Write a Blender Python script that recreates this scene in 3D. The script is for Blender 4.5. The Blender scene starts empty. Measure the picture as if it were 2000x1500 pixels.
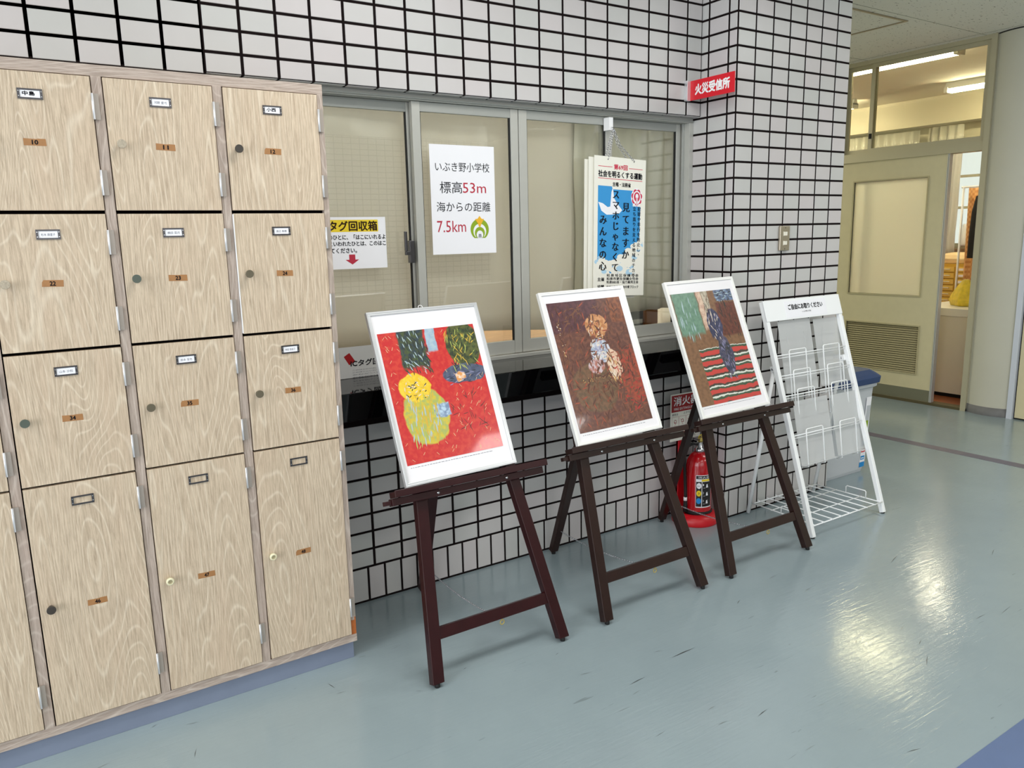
import bpy, math, random
from mathutils import Vector, Matrix
random.seed(7)
SC = bpy.context.scene
COL = SC.collection
PI = math.pi

# ---------------------------------------------------------------- camera, world, lights, exposure
cam_d = bpy.data.cameras.new('camera'); cam = bpy.data.objects.new('camera', cam_d); COL.objects.link(cam)
cam_d.sensor_width = 36.0; cam_d.sensor_fit = 'HORIZONTAL'; cam_d.lens = 1521.05 / 2000 * 36
cam_d.clip_start = 0.05; cam_d.clip_end = 60
_r = (0.83491157, -0.54993782, -0.02216002); _u = (0.12056805, 0.14346391, 0.98228379); _w = (0.53701585, 0.82279189, -0.18608461)
cam.matrix_world = Matrix(((_r[0], _u[0], -_w[0], -0.158), (_r[1], _u[1], -_w[1], -2.696), (_r[2], _u[2], -_w[2], 1.392), (0, 0, 0, 1)))
SC.camera = cam
SC.view_settings.view_transform = 'Standard'; SC.view_settings.look = 'None'
SC.view_settings.gamma = 1.0; SC.view_settings.use_curve_mapping = False
SC.view_settings.exposure = 0.0

world = bpy.data.worlds.new('sky'); SC.world = world; world.use_nodes = True
wn = world.node_tree.nodes; wb = wn['Background']
wb.inputs[0].default_value = (0.86, 0.93, 1.0, 1); wb.inputs[1].default_value = 1.3

def area_light(name, loc, rot, sx, sy, power, color):
    l = bpy.data.lights.new(name, 'AREA'); l.shape = 'RECTANGLE'; l.size = sx; l.size_y = sy; l.energy = power; l.color = color
    o = bpy.data.objects.new(name, l); COL.objects.link(o); o.location = loc; o.rotation_euler = rot
    return o
# daylight through the glazed entrance (west side) and an added fill before the closed south wall
area_light('entrance_daylight', (-4.85, -3.4, 1.6), (0, -PI / 2, 0), 2.1, 5.4, 175, (0.92, 0.94, 1.0))
area_light('south_fill_light', (-1.2, -6.85, 1.75), (PI / 2, 0, 0), 6.0, 1.6, 60, (0.94, 0.97, 1.0))
for _x, _y, _p in ((-1.7, -1.25, 26), (1.3, -1.25, 26), (4.1, -1.6, 24), (-1.6, -4.2, 24), (1.3, -4.2, 24), (4.2, -4.4, 34)):      # ceiling lamps of the hall; the last is added to brighten the east end
    area_light('hall_ceiling_light', (_x, _y, 2.70), (0, 0, 0), 1.3, 0.5, _p, (1.0, 0.98, 0.95))
area_light('corridor_fill_light', (4.7, 3.1, 2.66), (0, 0, 0), 1.2, 0.3, 40, (1.0, 0.94, 0.76))  # added warm fill for the corridor ceiling and door, no known lamp
area_light('office_fill_light', (1.4, 1.35, 2.66), (0, 0, 0), 2.4, 0.5, 130, (1.0, 0.98, 0.93))  # unseen light added so the curtains show brighter through the glass

# ---------------------------------------------------------------- materials
def lin(c):
    return tuple(((v / 255) / 12.92 if v / 255 <= 0.04045 else ((v / 255 + 0.055) / 1.055) ** 2.4) for v in c) + (1,)
MATS = {}
class NT:
    def __init__(s, name):
        m = bpy.data.materials.new(name); m.use_nodes = True; s.m = m; s.t = m.node_tree; s.n = s.t.nodes
        s.b = s.n['Principled BSDF']; s.out = s.n['Material Output']; MATS[name] = m
    def node(s, kind, **kw):
        n = s.n.new(kind)
        for k, v in kw.items():
            if k.startswith('i_'):
                key = k[2:]; n.inputs[int(key) if key.isdigit() else key].default_value = v
            else: setattr(n, k, v)
        return n
    def link(s, a, b): s.t.links.new(a, b)
    def math(s, op, a, b=None, clamp=False):
        n = s.n.new('ShaderNodeMath'); n.operation = op; n.use_clamp = clamp
        for i, v in enumerate((a, b)):
            if v is None: continue
            if isinstance(v, (int, float)): n.inputs[i].default_value = v
            else: s.link(v, n.inputs[i])
        return n.outputs[0]
    def mix(s, f, a, b):
        n = s.n.new('ShaderNodeMix'); n.data_type = 'RGBA'
        for i, v in ((0, f), (6, a), (7, b)):
            if isinstance(v, (int, float)): n.inputs[i].default_value = v
            elif isinstance(v, tuple): n.inputs[i].default_value = v
            else: s.link(v, n.inputs[i])
        return n.outputs[2]
    def ramp(s, f, stops):
        n = s.n.new('ShaderNodeValToRGB'); e = n.color_ramp.elements
        e[0].position, e[0].color = stops[0]; e[1].position, e[1].color = stops[1]
        for p, c in stops[2:]:
            k = e.new(p); k.color = c
        s.link(f, n.inputs[0]); return n.outputs[0]
def plain(name, rgb, rough=0.5, metal=0.0, spec=0.5, coat=0.0, vary=0.0, vscale=20, emit=None, es=0.0, bump=0.0):
    s = NT(name); c = lin(rgb)
    s.b.inputs['Base Color'].default_value = c; s.b.inputs['Roughness'].default_value = rough
    s.b.inputs['Metallic'].default_value = metal; s.b.inputs['Specular IOR Level'].default_value = spec
    s.b.inputs['Coat Weight'].default_value = coat; s.b.inputs['Coat Roughness'].default_value = 0.08
    tc = s.node('ShaderNodeTexCoord')
    if vary:
        nz = s.node('ShaderNodeTexNoise', i_Scale=vscale, i_Detail=4.0); s.link(tc.outputs['Object'], nz.inputs['Vector'])
        d = tuple(v * (1 - vary) for v in c[:3]) + (1,); l = tuple(min(1, v * (1 + vary)) for v in c[:3]) + (1,)
        s.link(s.ramp(nz.outputs[0], [(0.3, d), (0.7, l)]), s.b.inputs['Base Color'])
    if bump:
        nz = s.node('ShaderNodeTexNoise', i_Scale=vscale * 4, i_Detail=3.0); s.link(tc.outputs['Object'], nz.inputs['Vector'])
        bp = s.node('ShaderNodeBump', i_Strength=bump, i_Distance=0.002); s.link(nz.outputs[0], bp.inputs['Height']); s.link(bp.outputs[0], s.b.inputs['Normal'])
    if emit:
        s.b.inputs['Emission Color'].default_value = lin(emit); s.b.inputs['Emission Strength'].default_value = es
    return s.m

def make_tile(name, a, b):
    s = NT(name)
    g = s.node('ShaderNodeNewGeometry')
    col = s.ramp(g.outputs['Random Per Island'], [(0.0, lin(a)), (1.0, lin(b))])
    tc = s.node('ShaderNodeTexCoord'); nz = s.node('ShaderNodeTexNoise', i_Scale=6.0, i_Detail=5.0); s.link(tc.outputs['Object'], nz.inputs['Vector'])
    f = s.math('MULTIPLY', nz.outputs[0], 0.16)
    s.link(s.mix(f, col, lin((150, 140, 128))), s.b.inputs['Base Color'])
    s.b.inputs['Roughness'].default_value = 0.33; s.b.inputs['Specular IOR Level'].default_value = 0.4
    n2 = s.node('ShaderNodeTexNoise', i_Scale=30.0, i_Detail=2.0); s.link(tc.outputs['Object'], n2.inputs['Vector'])
    bp = s.node('ShaderNodeBump', i_Strength=0.12, i_Distance=0.002); s.link(n2.outputs[0], bp.inputs['Height']); s.link(bp.outputs[0], s.b.inputs['Normal'])
    return s.m
make_tile('tile', (205, 199, 199), (198, 199, 196))
plain('grout', (24, 17, 17), 0.9, spec=0.1)

def make_wood(name, base, light, dark, axis='Z', ring=24.0):
    s = NT(name)
    tc = s.node('ShaderNodeTexCoord'); oi = s.node('ShaderNodeObjectInfo')
    off = s.node('ShaderNodeCombineXYZ'); r = s.math('MULTIPLY', oi.outputs['Random'], 37.0)
    s.link(r, off.inputs[0]); s.link(r, off.inputs[2])
    add = s.node('ShaderNodeVectorMath', operation='ADD'); s.link(tc.outputs['Object'], add.inputs[0]); s.link(off.outputs[0], add.inputs[1])
    def mp(sc):
        m = s.node('ShaderNodeMapping'); m.inputs['Scale'].default_value = sc; s.link(add.outputs[0], m.inputs['Vector']); return m.outputs[0]
    v = (lambda a, b: (a, a, b)) if axis == 'Z' else (lambda a, b: (b, a, a))
    big = s.node('ShaderNodeTexNoise', i_Scale=1.0, i_Detail=1.5, i_Distortion=0.3); s.link(mp(v(5.5, 0.75)), big.inputs['Vector'])
    rings = s.math('SINE', s.math('MULTIPLY', big.outputs[0], ring * 12.0))
    rr = s.math('POWER', s.math('MULTIPLY', s.math('ADD', rings, 1.0), 0.5), 12.0)
    fine = s.node('ShaderNodeTexNoise', i_Scale=1.0, i_Detail=6.0, i_Roughness=0.7, i_Distortion=0.4); s.link(mp(v(210.0, 13.0)), fine.inputs['Vector'])
    med = s.node('ShaderNodeTexNoise', i_Scale=1.0, i_Detail=3.0); s.link(mp(v(16.0, 2.0)), med.inputs['Vector'])
    c1 = s.mix(s.ramp(fine.outputs[0], [(0.36, (0, 0, 0, 1)), (0.60, (1, 1, 1, 1))]), lin(dark), lin(base))
    c2 = s.mix(s.math('MULTIPLY', s.math('MULTIPLY', rr, fine.outputs[0]), 0.9, True), c1, lin(light))
    warm = tuple(a * b for a, b in zip(lin(base)[:3], (0.93, 0.86, 0.84))) + (1,)
    c3 = s.mix(s.ramp(med.outputs[0], [(0.5, (0, 0, 0, 1)), (0.8, (.45, .45, .45, 1))]), c2, warm)
    s.link(c3, s.b.inputs['Base Color']); s.b.inputs['Roughness'].default_value = 0.45; s.b.inputs['Specular IOR Level'].default_value = 0.35
    return s.m
make_wood('door_wood', (211, 192, 167), (232, 219, 197), (176, 157, 134))
make_wood('frame_wood', (188, 172, 160), (212, 200, 188), (158, 142, 130))
make_wood('frame_wood_flat', (188, 172, 160), (212, 200, 188), (158, 142, 130), axis='X')
make_wood('brown_wood', (150, 112, 70), (175, 135, 88), (110, 76, 42), axis='X', ring=5)

def make_floor():
    s = NT('floor_vinyl'); tc = s.node('ShaderNodeTexCoord')
    n1 = s.node('ShaderNodeTexNoise', i_Scale=1.3, i_Detail=6.0, i_Roughness=0.6); s.link(tc.outputs['Object'], n1.inputs['Vector'])
    col = s.ramp(n1.outputs[0], [(0.3, lin((137, 152, 157))), (0.7, lin((148, 163, 167)))])
    m = s.node('ShaderNodeMapping'); m.inputs['Scale'].default_value = (3, 26, 1); m.inputs['Rotation'].default_value = (0, 0, 0.5); s.link(tc.outputs['Object'], m.inputs['Vector'])
    n2 = s.node('ShaderNodeTexNoise', i_Scale=2.2, i_Detail=4.0, i_Distortion=1.2); s.link(m.outputs[0], n2.inputs['Vector'])
    streak = s.ramp(n2.outputs[0], [(0.69, (0, 0, 0, 1)), (0.75, (1, 1, 1, 1))])
    m3 = s.node('ShaderNodeMapping'); m3.inputs['Scale'].default_value = (9, 60, 1); m3.inputs['Rotation'].default_value = (0, 0, -0.9); s.link(tc.outputs['Object'], m3.inputs['Vector'])
    n3 = s.node('ShaderNodeTexNoise', i_Scale=1.0, i_Detail=3.0, i_Distortion=0.6); s.link(m3.outputs[0], n3.inputs['Vector'])
    s3 = s.ramp(n3.outputs[0], [(0.72, (0, 0, 0, 1)), (0.76, (1, 1, 1, 1))])
    dirt = s.math('MULTIPLY', s.math('ADD', s.math('MULTIPLY', streak, 0.10), s.math('MULTIPLY', s3, 0.35)), 1.0, True)
    s.link(s.mix(dirt, col, lin((70, 74, 72))), s.b.inputs['Base Color'])
    s.b.inputs['Specular IOR Level'].default_value = 0.5
    n4 = s.node('ShaderNodeTexNoise', i_Scale=5.0, i_Detail=5.0); s.link(tc.outputs['Object'], n4.inputs['Vector'])
    s.link(s.ramp(n4.outputs[0], [(0.3, (.10, .10, .10, 1)), (0.75, (.19, .19, .19, 1))]), s.b.inputs['Roughness'])
    m5 = s.node('ShaderNodeMapping'); m5.inputs['Scale'].default_value = (14, 110, 1); m5.inputs['Rotation'].default_value = (0, 0, 0.15); s.link(tc.outputs['Object'], m5.inputs['Vector'])
    n5 = s.node('ShaderNodeTexNoise', i_Scale=1.0, i_Detail=4.0, i_Distortion=0.8); s.link(m5.outputs[0], n5.inputs['Vector'])
    bp = s.node('ShaderNodeBump', i_Strength=0.22, i_Distance=0.003); s.link(s.math('ADD', n2.outputs[0], s.math('MULTIPLY', n5.outputs[0], 0.35)), bp.inputs['Height']); s.link(bp.outputs[0], s.b.inputs['Normal'])
    return s.m
make_floor()

def make_ceiling():
    s = NT('ceiling_board'); tc = s.node('ShaderNodeTexCoord')
    m = s.node('ShaderNodeMapping'); m.inputs['Scale'].default_value = (1, 2.4, 1); s.link(tc.outputs['Object'], m.inputs['Vector'])
    n = s.node('ShaderNodeTexNoise', i_Scale=38.0, i_Detail=2.0); s.link(m.outputs[0], n.inputs['Vector'])
    spots = s.ramp(n.outputs[0], [(0.66, (0, 0, 0, 1)), (0.70, (1, 1, 1, 1))])
    s.link(s.mix(spots, lin((234, 232, 224)), lin((150, 146, 136))), s.b.inputs['Base Color']); s.b.inputs['Roughness'].default_value = 0.9
    return s.m
make_ceiling()

def make_pane(name, tint, refl=1.0, rough=0.0):
    s = NT(name); s.n.remove(s.b)
    tr = s.node('ShaderNodeBsdfTransparent'); tr.inputs[0].default_value = lin(tint)
    gl = s.node('ShaderNodeBsdfGlossy'); gl.inputs['Roughness'].default_value = rough
    fr = s.node('ShaderNodeFresnel', i_IOR=1.5); ge = s.node('ShaderNodeNewGeometry')      # same reflectance on both faces of the thin pane
    s.link(s.math('SUBTRACT', 1.5, s.math('MULTIPLY', ge.outputs['Backfacing'], 1.5 - 1 / 1.5)), fr.inputs['IOR'])
    mx = s.node('ShaderNodeMixShader'); s.link(s.math('MULTIPLY', fr.outputs[0], refl, True), mx.inputs[0])
    s.link(tr.outputs[0], mx.inputs[1]); s.link(gl.outputs[0], mx.inputs[2]); s.link(mx.outputs[0], s.out.inputs[0])
    return s.m
make_pane('pane', (242, 243, 240), 2.1)
make_pane('pane_door', (240, 240, 230), 1.2)
def make_frost(name, rgb, alpha, tl=0.5):
    s = NT(name); s.n.remove(s.b)
    tr = s.node('ShaderNodeBsdfTransparent')
    df = s.node('ShaderNodeBsdfDiffuse'); df.inputs[0].default_value = lin(rgb)
    tlu = s.node('ShaderNodeBsdfTranslucent'); tlu.inputs[0].default_value = lin(rgb)
    gl = s.node('ShaderNodeBsdfGlossy'); gl.inputs['Roughness'].default_value = 0.15
    m1 = s.node('ShaderNodeMixShader', i_0=tl); s.link(df.outputs[0], m1.inputs[1]); s.link(tlu.outputs[0], m1.inputs[2])
    m2 = s.node('ShaderNodeMixShader', i_0=0.06); s.link(m1.outputs[0], m2.inputs[1]); s.link(gl.outputs[0], m2.inputs[2])
    m3 = s.node('ShaderNodeMixShader', i_0=alpha); s.link(tr.outputs[0], m3.inputs[1]); s.link(m2.outputs[0], m3.inputs[2])
    s.link(m3.outputs[0], s.out.inputs[0]); return s.m
make_frost('frosted_plastic', (236, 238, 238), 0.60, 0.35)
make_frost('frosted_glass', (246, 246, 232), 0.93, 0.72)
make_frost('curtain_cloth', (232, 228, 220), 1.0, 0.4)
make_frost('grey_curtain', (222, 221, 212), 1.0, 0.35)

plain('scuff', (62, 66, 66), 0.5); plain('scuff_pale', (110, 120, 120), 0.4)
plain('black', (14, 13, 14), 0.5, spec=0.3)
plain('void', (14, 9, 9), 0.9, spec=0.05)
plain('plinth_blue', (122, 132, 152), 0.55, vary=0.05, vscale=8)
plain('orange_core', (176, 98, 44), 0.7, vary=0.2, vscale=60)
plain('chrome', (205, 206, 210), 0.22, 1.0)
plain('satin_metal', (226, 226, 228), 0.35, 0.65)
plain('hinge_plate', (168, 158, 148), 0.4, 0.3)
plain('dark_metal', (92, 90, 92), 0.3, 0.9)
plain('paper', (244, 244, 248), 0.65, spec=0.25)
plain('paper_grey', (205, 205, 202), 0.55, spec=0.3)
plain('paper_cream', (240, 238, 226), 0.5, spec=0.3)
plain('ink', (18, 18, 24), 0.7, spec=0.2)
plain('ink_brown', (48, 28, 14), 0.7, spec=0.2)
plain('ink_pale', (110, 112, 124), 0.7, spec=0.2)
plain('tape_brown', (166, 118, 72), 0.5, vary=0.08, vscale=60)
plain('knob_dark', (62, 56, 50), 0.4); plain('knob_beige', (176, 164, 144), 0.6, vary=0.15, vscale=300)
plain('knob_green', (84, 92, 82), 0.4); plain('knob_olive', (98, 90, 72), 0.45); plain('knob_ivory', (226, 220, 186), 0.35)
plain('ivory_hollow', (176, 166, 130), 0.5)
plain('aluminium', (188, 188, 181), 0.4, 0.25, vary=0.02)
plain('aluminium_grey', (166, 168, 163), 0.42, 0.25)
plain('black_rubber', (22, 22, 22), 0.7)
plain('easel_wood', (44, 11, 14), 0.33, spec=0.3, coat=0.12, vary=0.12, vscale=25)
plain('easel_wood_brown', (40, 22, 18), 0.33, spec=0.3, coat=0.12, vary=0.12, vscale=25)
plain('frame_silver', (214, 215, 216), 0.3, 0.5)
plain('frame_white', (238, 238, 234), 0.35, 0.1)
plain('mat_board', (236, 234, 236), 0.35, spec=0.45)
plain('white_paint', (246, 248, 248), 0.3)
plain('ext_red', (186, 14, 24), 0.22, coat=0.5)
plain('stand_red', (206, 22, 34), 0.35)
plain('sign_red', (214, 16, 36), 0.35)
plain('dark_red', (160, 24, 28), 0.5)
plain('white', (244, 244, 244), 0.5)
plain('label_black', (28, 24, 24), 0.5); plain('yellow', (238, 208, 30), 0.5); plain('sky_blue', (50, 150, 214), 0.55)
plain('cloud_blue', (176, 212, 234), 0.55); plain('label_blue', (30, 140, 210), 0.5)
plain('red_ink', (186, 34, 60), 0.6); plain('green_logo', (142, 172, 30), 0.6); plain('crown_yellow', (240, 184, 40), 0.6)
plain('banner_red', (206, 40, 76), 0.6)
plain('brass', (198, 176, 96), 0.35, 0.5)
plain('stainless', (176, 166, 148), 0.3, 0.8)
plain('switch_ivory', (236, 232, 216), 0.4)
plain('bin_grey', (194, 198, 202), 0.5); plain('bin_blue', (34, 60, 104), 0.45)
plain('stone', (4, 4, 5), 0.05, spec=0.4)
plain('door_cream', (214, 205, 168), 0.5, vary=0.02); plain('kick_grey', (118, 118, 98), 0.6)
plain('louvre', (186, 177, 140), 0.5)
plain('door_metal', (192, 186, 160), 0.4, 0.3)
plain('jamb_white', (206, 212, 222), 0.4)
plain('wall_paint', (198, 196, 180), 0.75, vary=0.025, vscale=3)
plain('room_wall', (224, 218, 198), 0.8); plain('room_floor', (150, 84, 48), 0.5)
plain('room_ceiling', (240, 237, 226), 0.85)
plain('baseboard_grey', (112, 112, 112), 0.6, vary=0.08)
plain('stripe_grey', (100, 96, 112), 0.35, vary=0.06, vscale=5); plain('stripe_blue', (90, 110, 148), 0.35, vary=0.06, vscale=5)
plain('track_dark', (86, 78, 52), 0.5)
plain('desk_white', (236, 230, 212), 0.4); plain('desk_side', (226, 216, 192), 0.6)
plain('drawer_yellow', (196, 156, 50), 0.5); plain('drawer_front', (222, 190, 90), 0.5)
plain('bag_yellow', (226, 200, 60), 0.4, vary=0.2, vscale=20)
plain('coat_black', (10, 10, 12), 0.8)
plain('plush_tan', (222, 196, 150), 0.8)
plain('dark_box', (52, 54, 58), 0.5); plain('brown_box', (140, 90, 52), 0.6)
plain('lamp_tube', (255, 250, 225), 0.5, emit=(255, 243, 208), es=60)
plain('exit_green', (60, 150, 100), 0.5)
def make_cloth_check():
    s = NT('check_cloth'); tc = s.node('ShaderNodeTexCoord'); ck = s.node('ShaderNodeTexChecker', i_Scale=40.0)
    ck.inputs[1].default_value = lin((226, 178, 120)); ck.inputs[2].default_value = lin((206, 148, 92)); s.link(tc.outputs['Object'], ck.inputs[0]); s.link(ck.outputs[0], s.b.inputs[0]); s.b.inputs['Roughness'].default_value = 0.9
make_cloth_check()

def make_art(name, ground, g2, blobs, stripes=None):
    """generic painterly colour fields in the print's own coordinates (x 0..0.42, y 0..0.6)"""
    s = NT(name); tc = s.node('ShaderNodeTexCoord')
    nz = s.node('ShaderNodeTexNoise', i_Scale=26.0, i_Detail=5.0); s.link(tc.outputs['Object'], nz.inputs['Vector'])
    sub = s.node('ShaderNodeVectorMath', operation='SUBTRACT'); s.link(nz.outputs['Color'], sub.inputs[0]); sub.inputs[1].default_value = (.5, .5, .5)
    scl = s.node('ShaderNodeVectorMath', operation='SCALE'); s.link(sub.outputs[0], scl.inputs[0]); scl.inputs['Scale'].default_value = 0.022
    add = s.node('ShaderNodeVectorMath', operation='ADD'); s.link(tc.outputs['Object'], add.inputs[0]); s.link(scl.outputs[0], add.inputs[1])
    sx = s.node('ShaderNodeSeparateXYZ'); s.link(add.outputs[0], sx.inputs[0])
    n2 = s.node('ShaderNodeTexNoise', i_Scale=60.0, i_Detail=4.0); s.link(tc.outputs['Object'], n2.inputs['Vector'])
    col = s.mix(s.ramp(n2.outputs[0], [(0.45, (0, 0, 0, 1)), (0.62, (1, 1, 1, 1))]), lin(ground), lin(g2))
    if stripes:
        y0, x0, pal, per = stripes
        f = s.math('FRACT', s.math('DIVIDE', sx.outputs[1], per))
        st = s.ramp(f, [(0.0, lin(pal[0])), (0.42, lin(pal[1]))] + [(0.64, lin(pal[2])), (0.8, lin(pal[3]))])
        for nd in s.n:
            if nd.type == 'VALTORGB' and nd.outputs[0] == st: nd.color_ramp.interpolation = 'CONSTANT'
        m = s.math('MULTIPLY', s.math('LESS_THAN', sx.outputs[1], y0), s.math('GREATER_THAN', sx.outputs[0], x0))
        col = s.mix(m, col, st)
    for cx, cy, rx, ry, c1, c2, box in blobs:
        dx = s.math('DIVIDE', s.math('SUBTRACT', sx.outputs[0], cx), rx); dy = s.math('DIVIDE', s.math('SUBTRACT', sx.outputs[1], cy), ry)
        if box: d = s.math('MAXIMUM', s.math('ABSOLUTE', dx), s.math('ABSOLUTE', dy))
        else: d = s.math('ADD', s.math('MULTIPLY', dx, dx), s.math('MULTIPLY', dy, dy))
        f = s.ramp(d, [(0.88, (1, 1, 1, 1)), (1.0, (0, 0, 0, 1))])
        cc = s.mix(s.ramp(n2.outputs[0], [(0.42, (0, 0, 0, 1)), (0.58, (1, 1, 1, 1))]), lin(c1), lin(c2))
        col = s.mix(f, col, cc)
    s.link(col, s.b.inputs['Base Color']); s.b.inputs['Roughness'].default_value = 0.3
    s.b.inputs['Coat Weight'].default_value = 0.5; s.b.inputs['Coat Roughness'].default_value = 0.05
make_art('art_red', (196, 38, 40), (206, 62, 48), [
    (0.115, 0.42, 0.052, 0.11, (70, 80, 50), (46, 60, 70), True), (0.19, 0.44, 0.02, 0.08, (150, 176, 196), (170, 190, 200), True),
    (0.31, 0.38, 0.07, 0.085, (92, 96, 48), (48, 60, 34), False), (0.29, 0.275, 0.09, 0.035, (70, 78, 100), (86, 94, 118), False),
    (0.27, 0.265, 0.022, 0.02, (238, 226, 210), (220, 150, 80), False), (0.11, 0.15, 0.085, 0.10, (206, 186, 60), (168, 176, 96), False),
    (0.09, 0.25, 0.06, 0.05, (230, 190, 40), (238, 204, 60), False), (0.17, 0.16, 0.03, 0.025, (180, 204, 222), (120, 140, 170), True)])
make_art('art_brown', (96, 58, 48), (120, 74, 56), [
    (0.12, 0.47, 0.13, 0.09, (74, 40, 46), (92, 52, 56), True), (0.34, 0.47, 0.05, 0.07, (140, 80, 48), (110, 60, 40), True),
    (0.13, 0.16, 0.11, 0.10, (96, 74, 52), (118, 84, 60), False), (0.33, 0.18, 0.07, 0.11, (160, 72, 50), (124, 62, 48), False),
    (0.21, 0.40, 0.055, 0.05, (176, 116, 70), (206, 150, 104), False), (0.20, 0.30, 0.05, 0.05, (150, 158, 180), (206, 206, 212), False),
    (0.25, 0.24, 0.035, 0.06, (222, 190, 164), (206, 170, 144), False), (0.16, 0.24, 0.04, 0.03, (198, 180, 184), (170, 110, 96), False)])
make_art('art_green', (132, 96, 68), (116, 84, 60), [
    (0.075, 0.43, 0.075, 0.13, (98, 132, 112), (112, 146, 124), True), (0.165, 0.45, 0.015, 0.13, (216, 190, 166), (196, 160, 140), True),
    (0.20, 0.47, 0.02, 0.08, (150, 140, 120), (190, 180, 160), True), (0.32, 0.49, 0.06, 0.05, (110, 130, 160), (80, 90, 110), True),
    (0.31, 0.36, 0.065, 0.08, (92, 50, 42), (112, 62, 50), True), (0.215, 0.34, 0.045, 0.075, (52, 56, 84), (70, 70, 96), False),
    (0.235, 0.20, 0.042, 0.09, (60, 62, 88), (92, 84, 100), False)],
    stripes=(0.24, 0.075, [(196, 66, 60), (64, 84, 62), (214, 218, 206), (70, 60, 52)], 0.042))

# ---------------------------------------------------------------- mesh helpers
_text_cache = {}
def text_mesh(body, spacing=1.0):
    k = (body, spacing)
    if k not in _text_cache:
        cu = bpy.data.curves.new('t', 'FONT'); cu.body = body; cu.resolution_u = 2; cu.space_character = spacing
        o = bpy.data.objects.new('t', cu); COL.objects.link(o)
        me = bpy.data.meshes.new_from_object(o.evaluated_get(bpy.context.evaluated_depsgraph_get()))
        vs = [(v.co.x, v.co.y) for v in me.vertices]; fs = [tuple(p.vertices) for p in me.polygons]
        bpy.data.objects.remove(o); bpy.data.curves.remove(cu); bpy.data.meshes.remove(me)
        _text_cache[k] = (vs, fs)
    return _text_cache[k]
class F:
    """a flat frame: origin, right, up; d = out of the surface towards the viewer"""
    def __init__(s, o, ux, uy):
        s.o = Vector(o); s.x = Vector(ux).normalized(); s.y = Vector(uy).normalized(); s.n = s.x.cross(s.y)
    def p(s, u, v, d=0.0): return s.o + s.x * u + s.y * v + s.n * d
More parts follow.
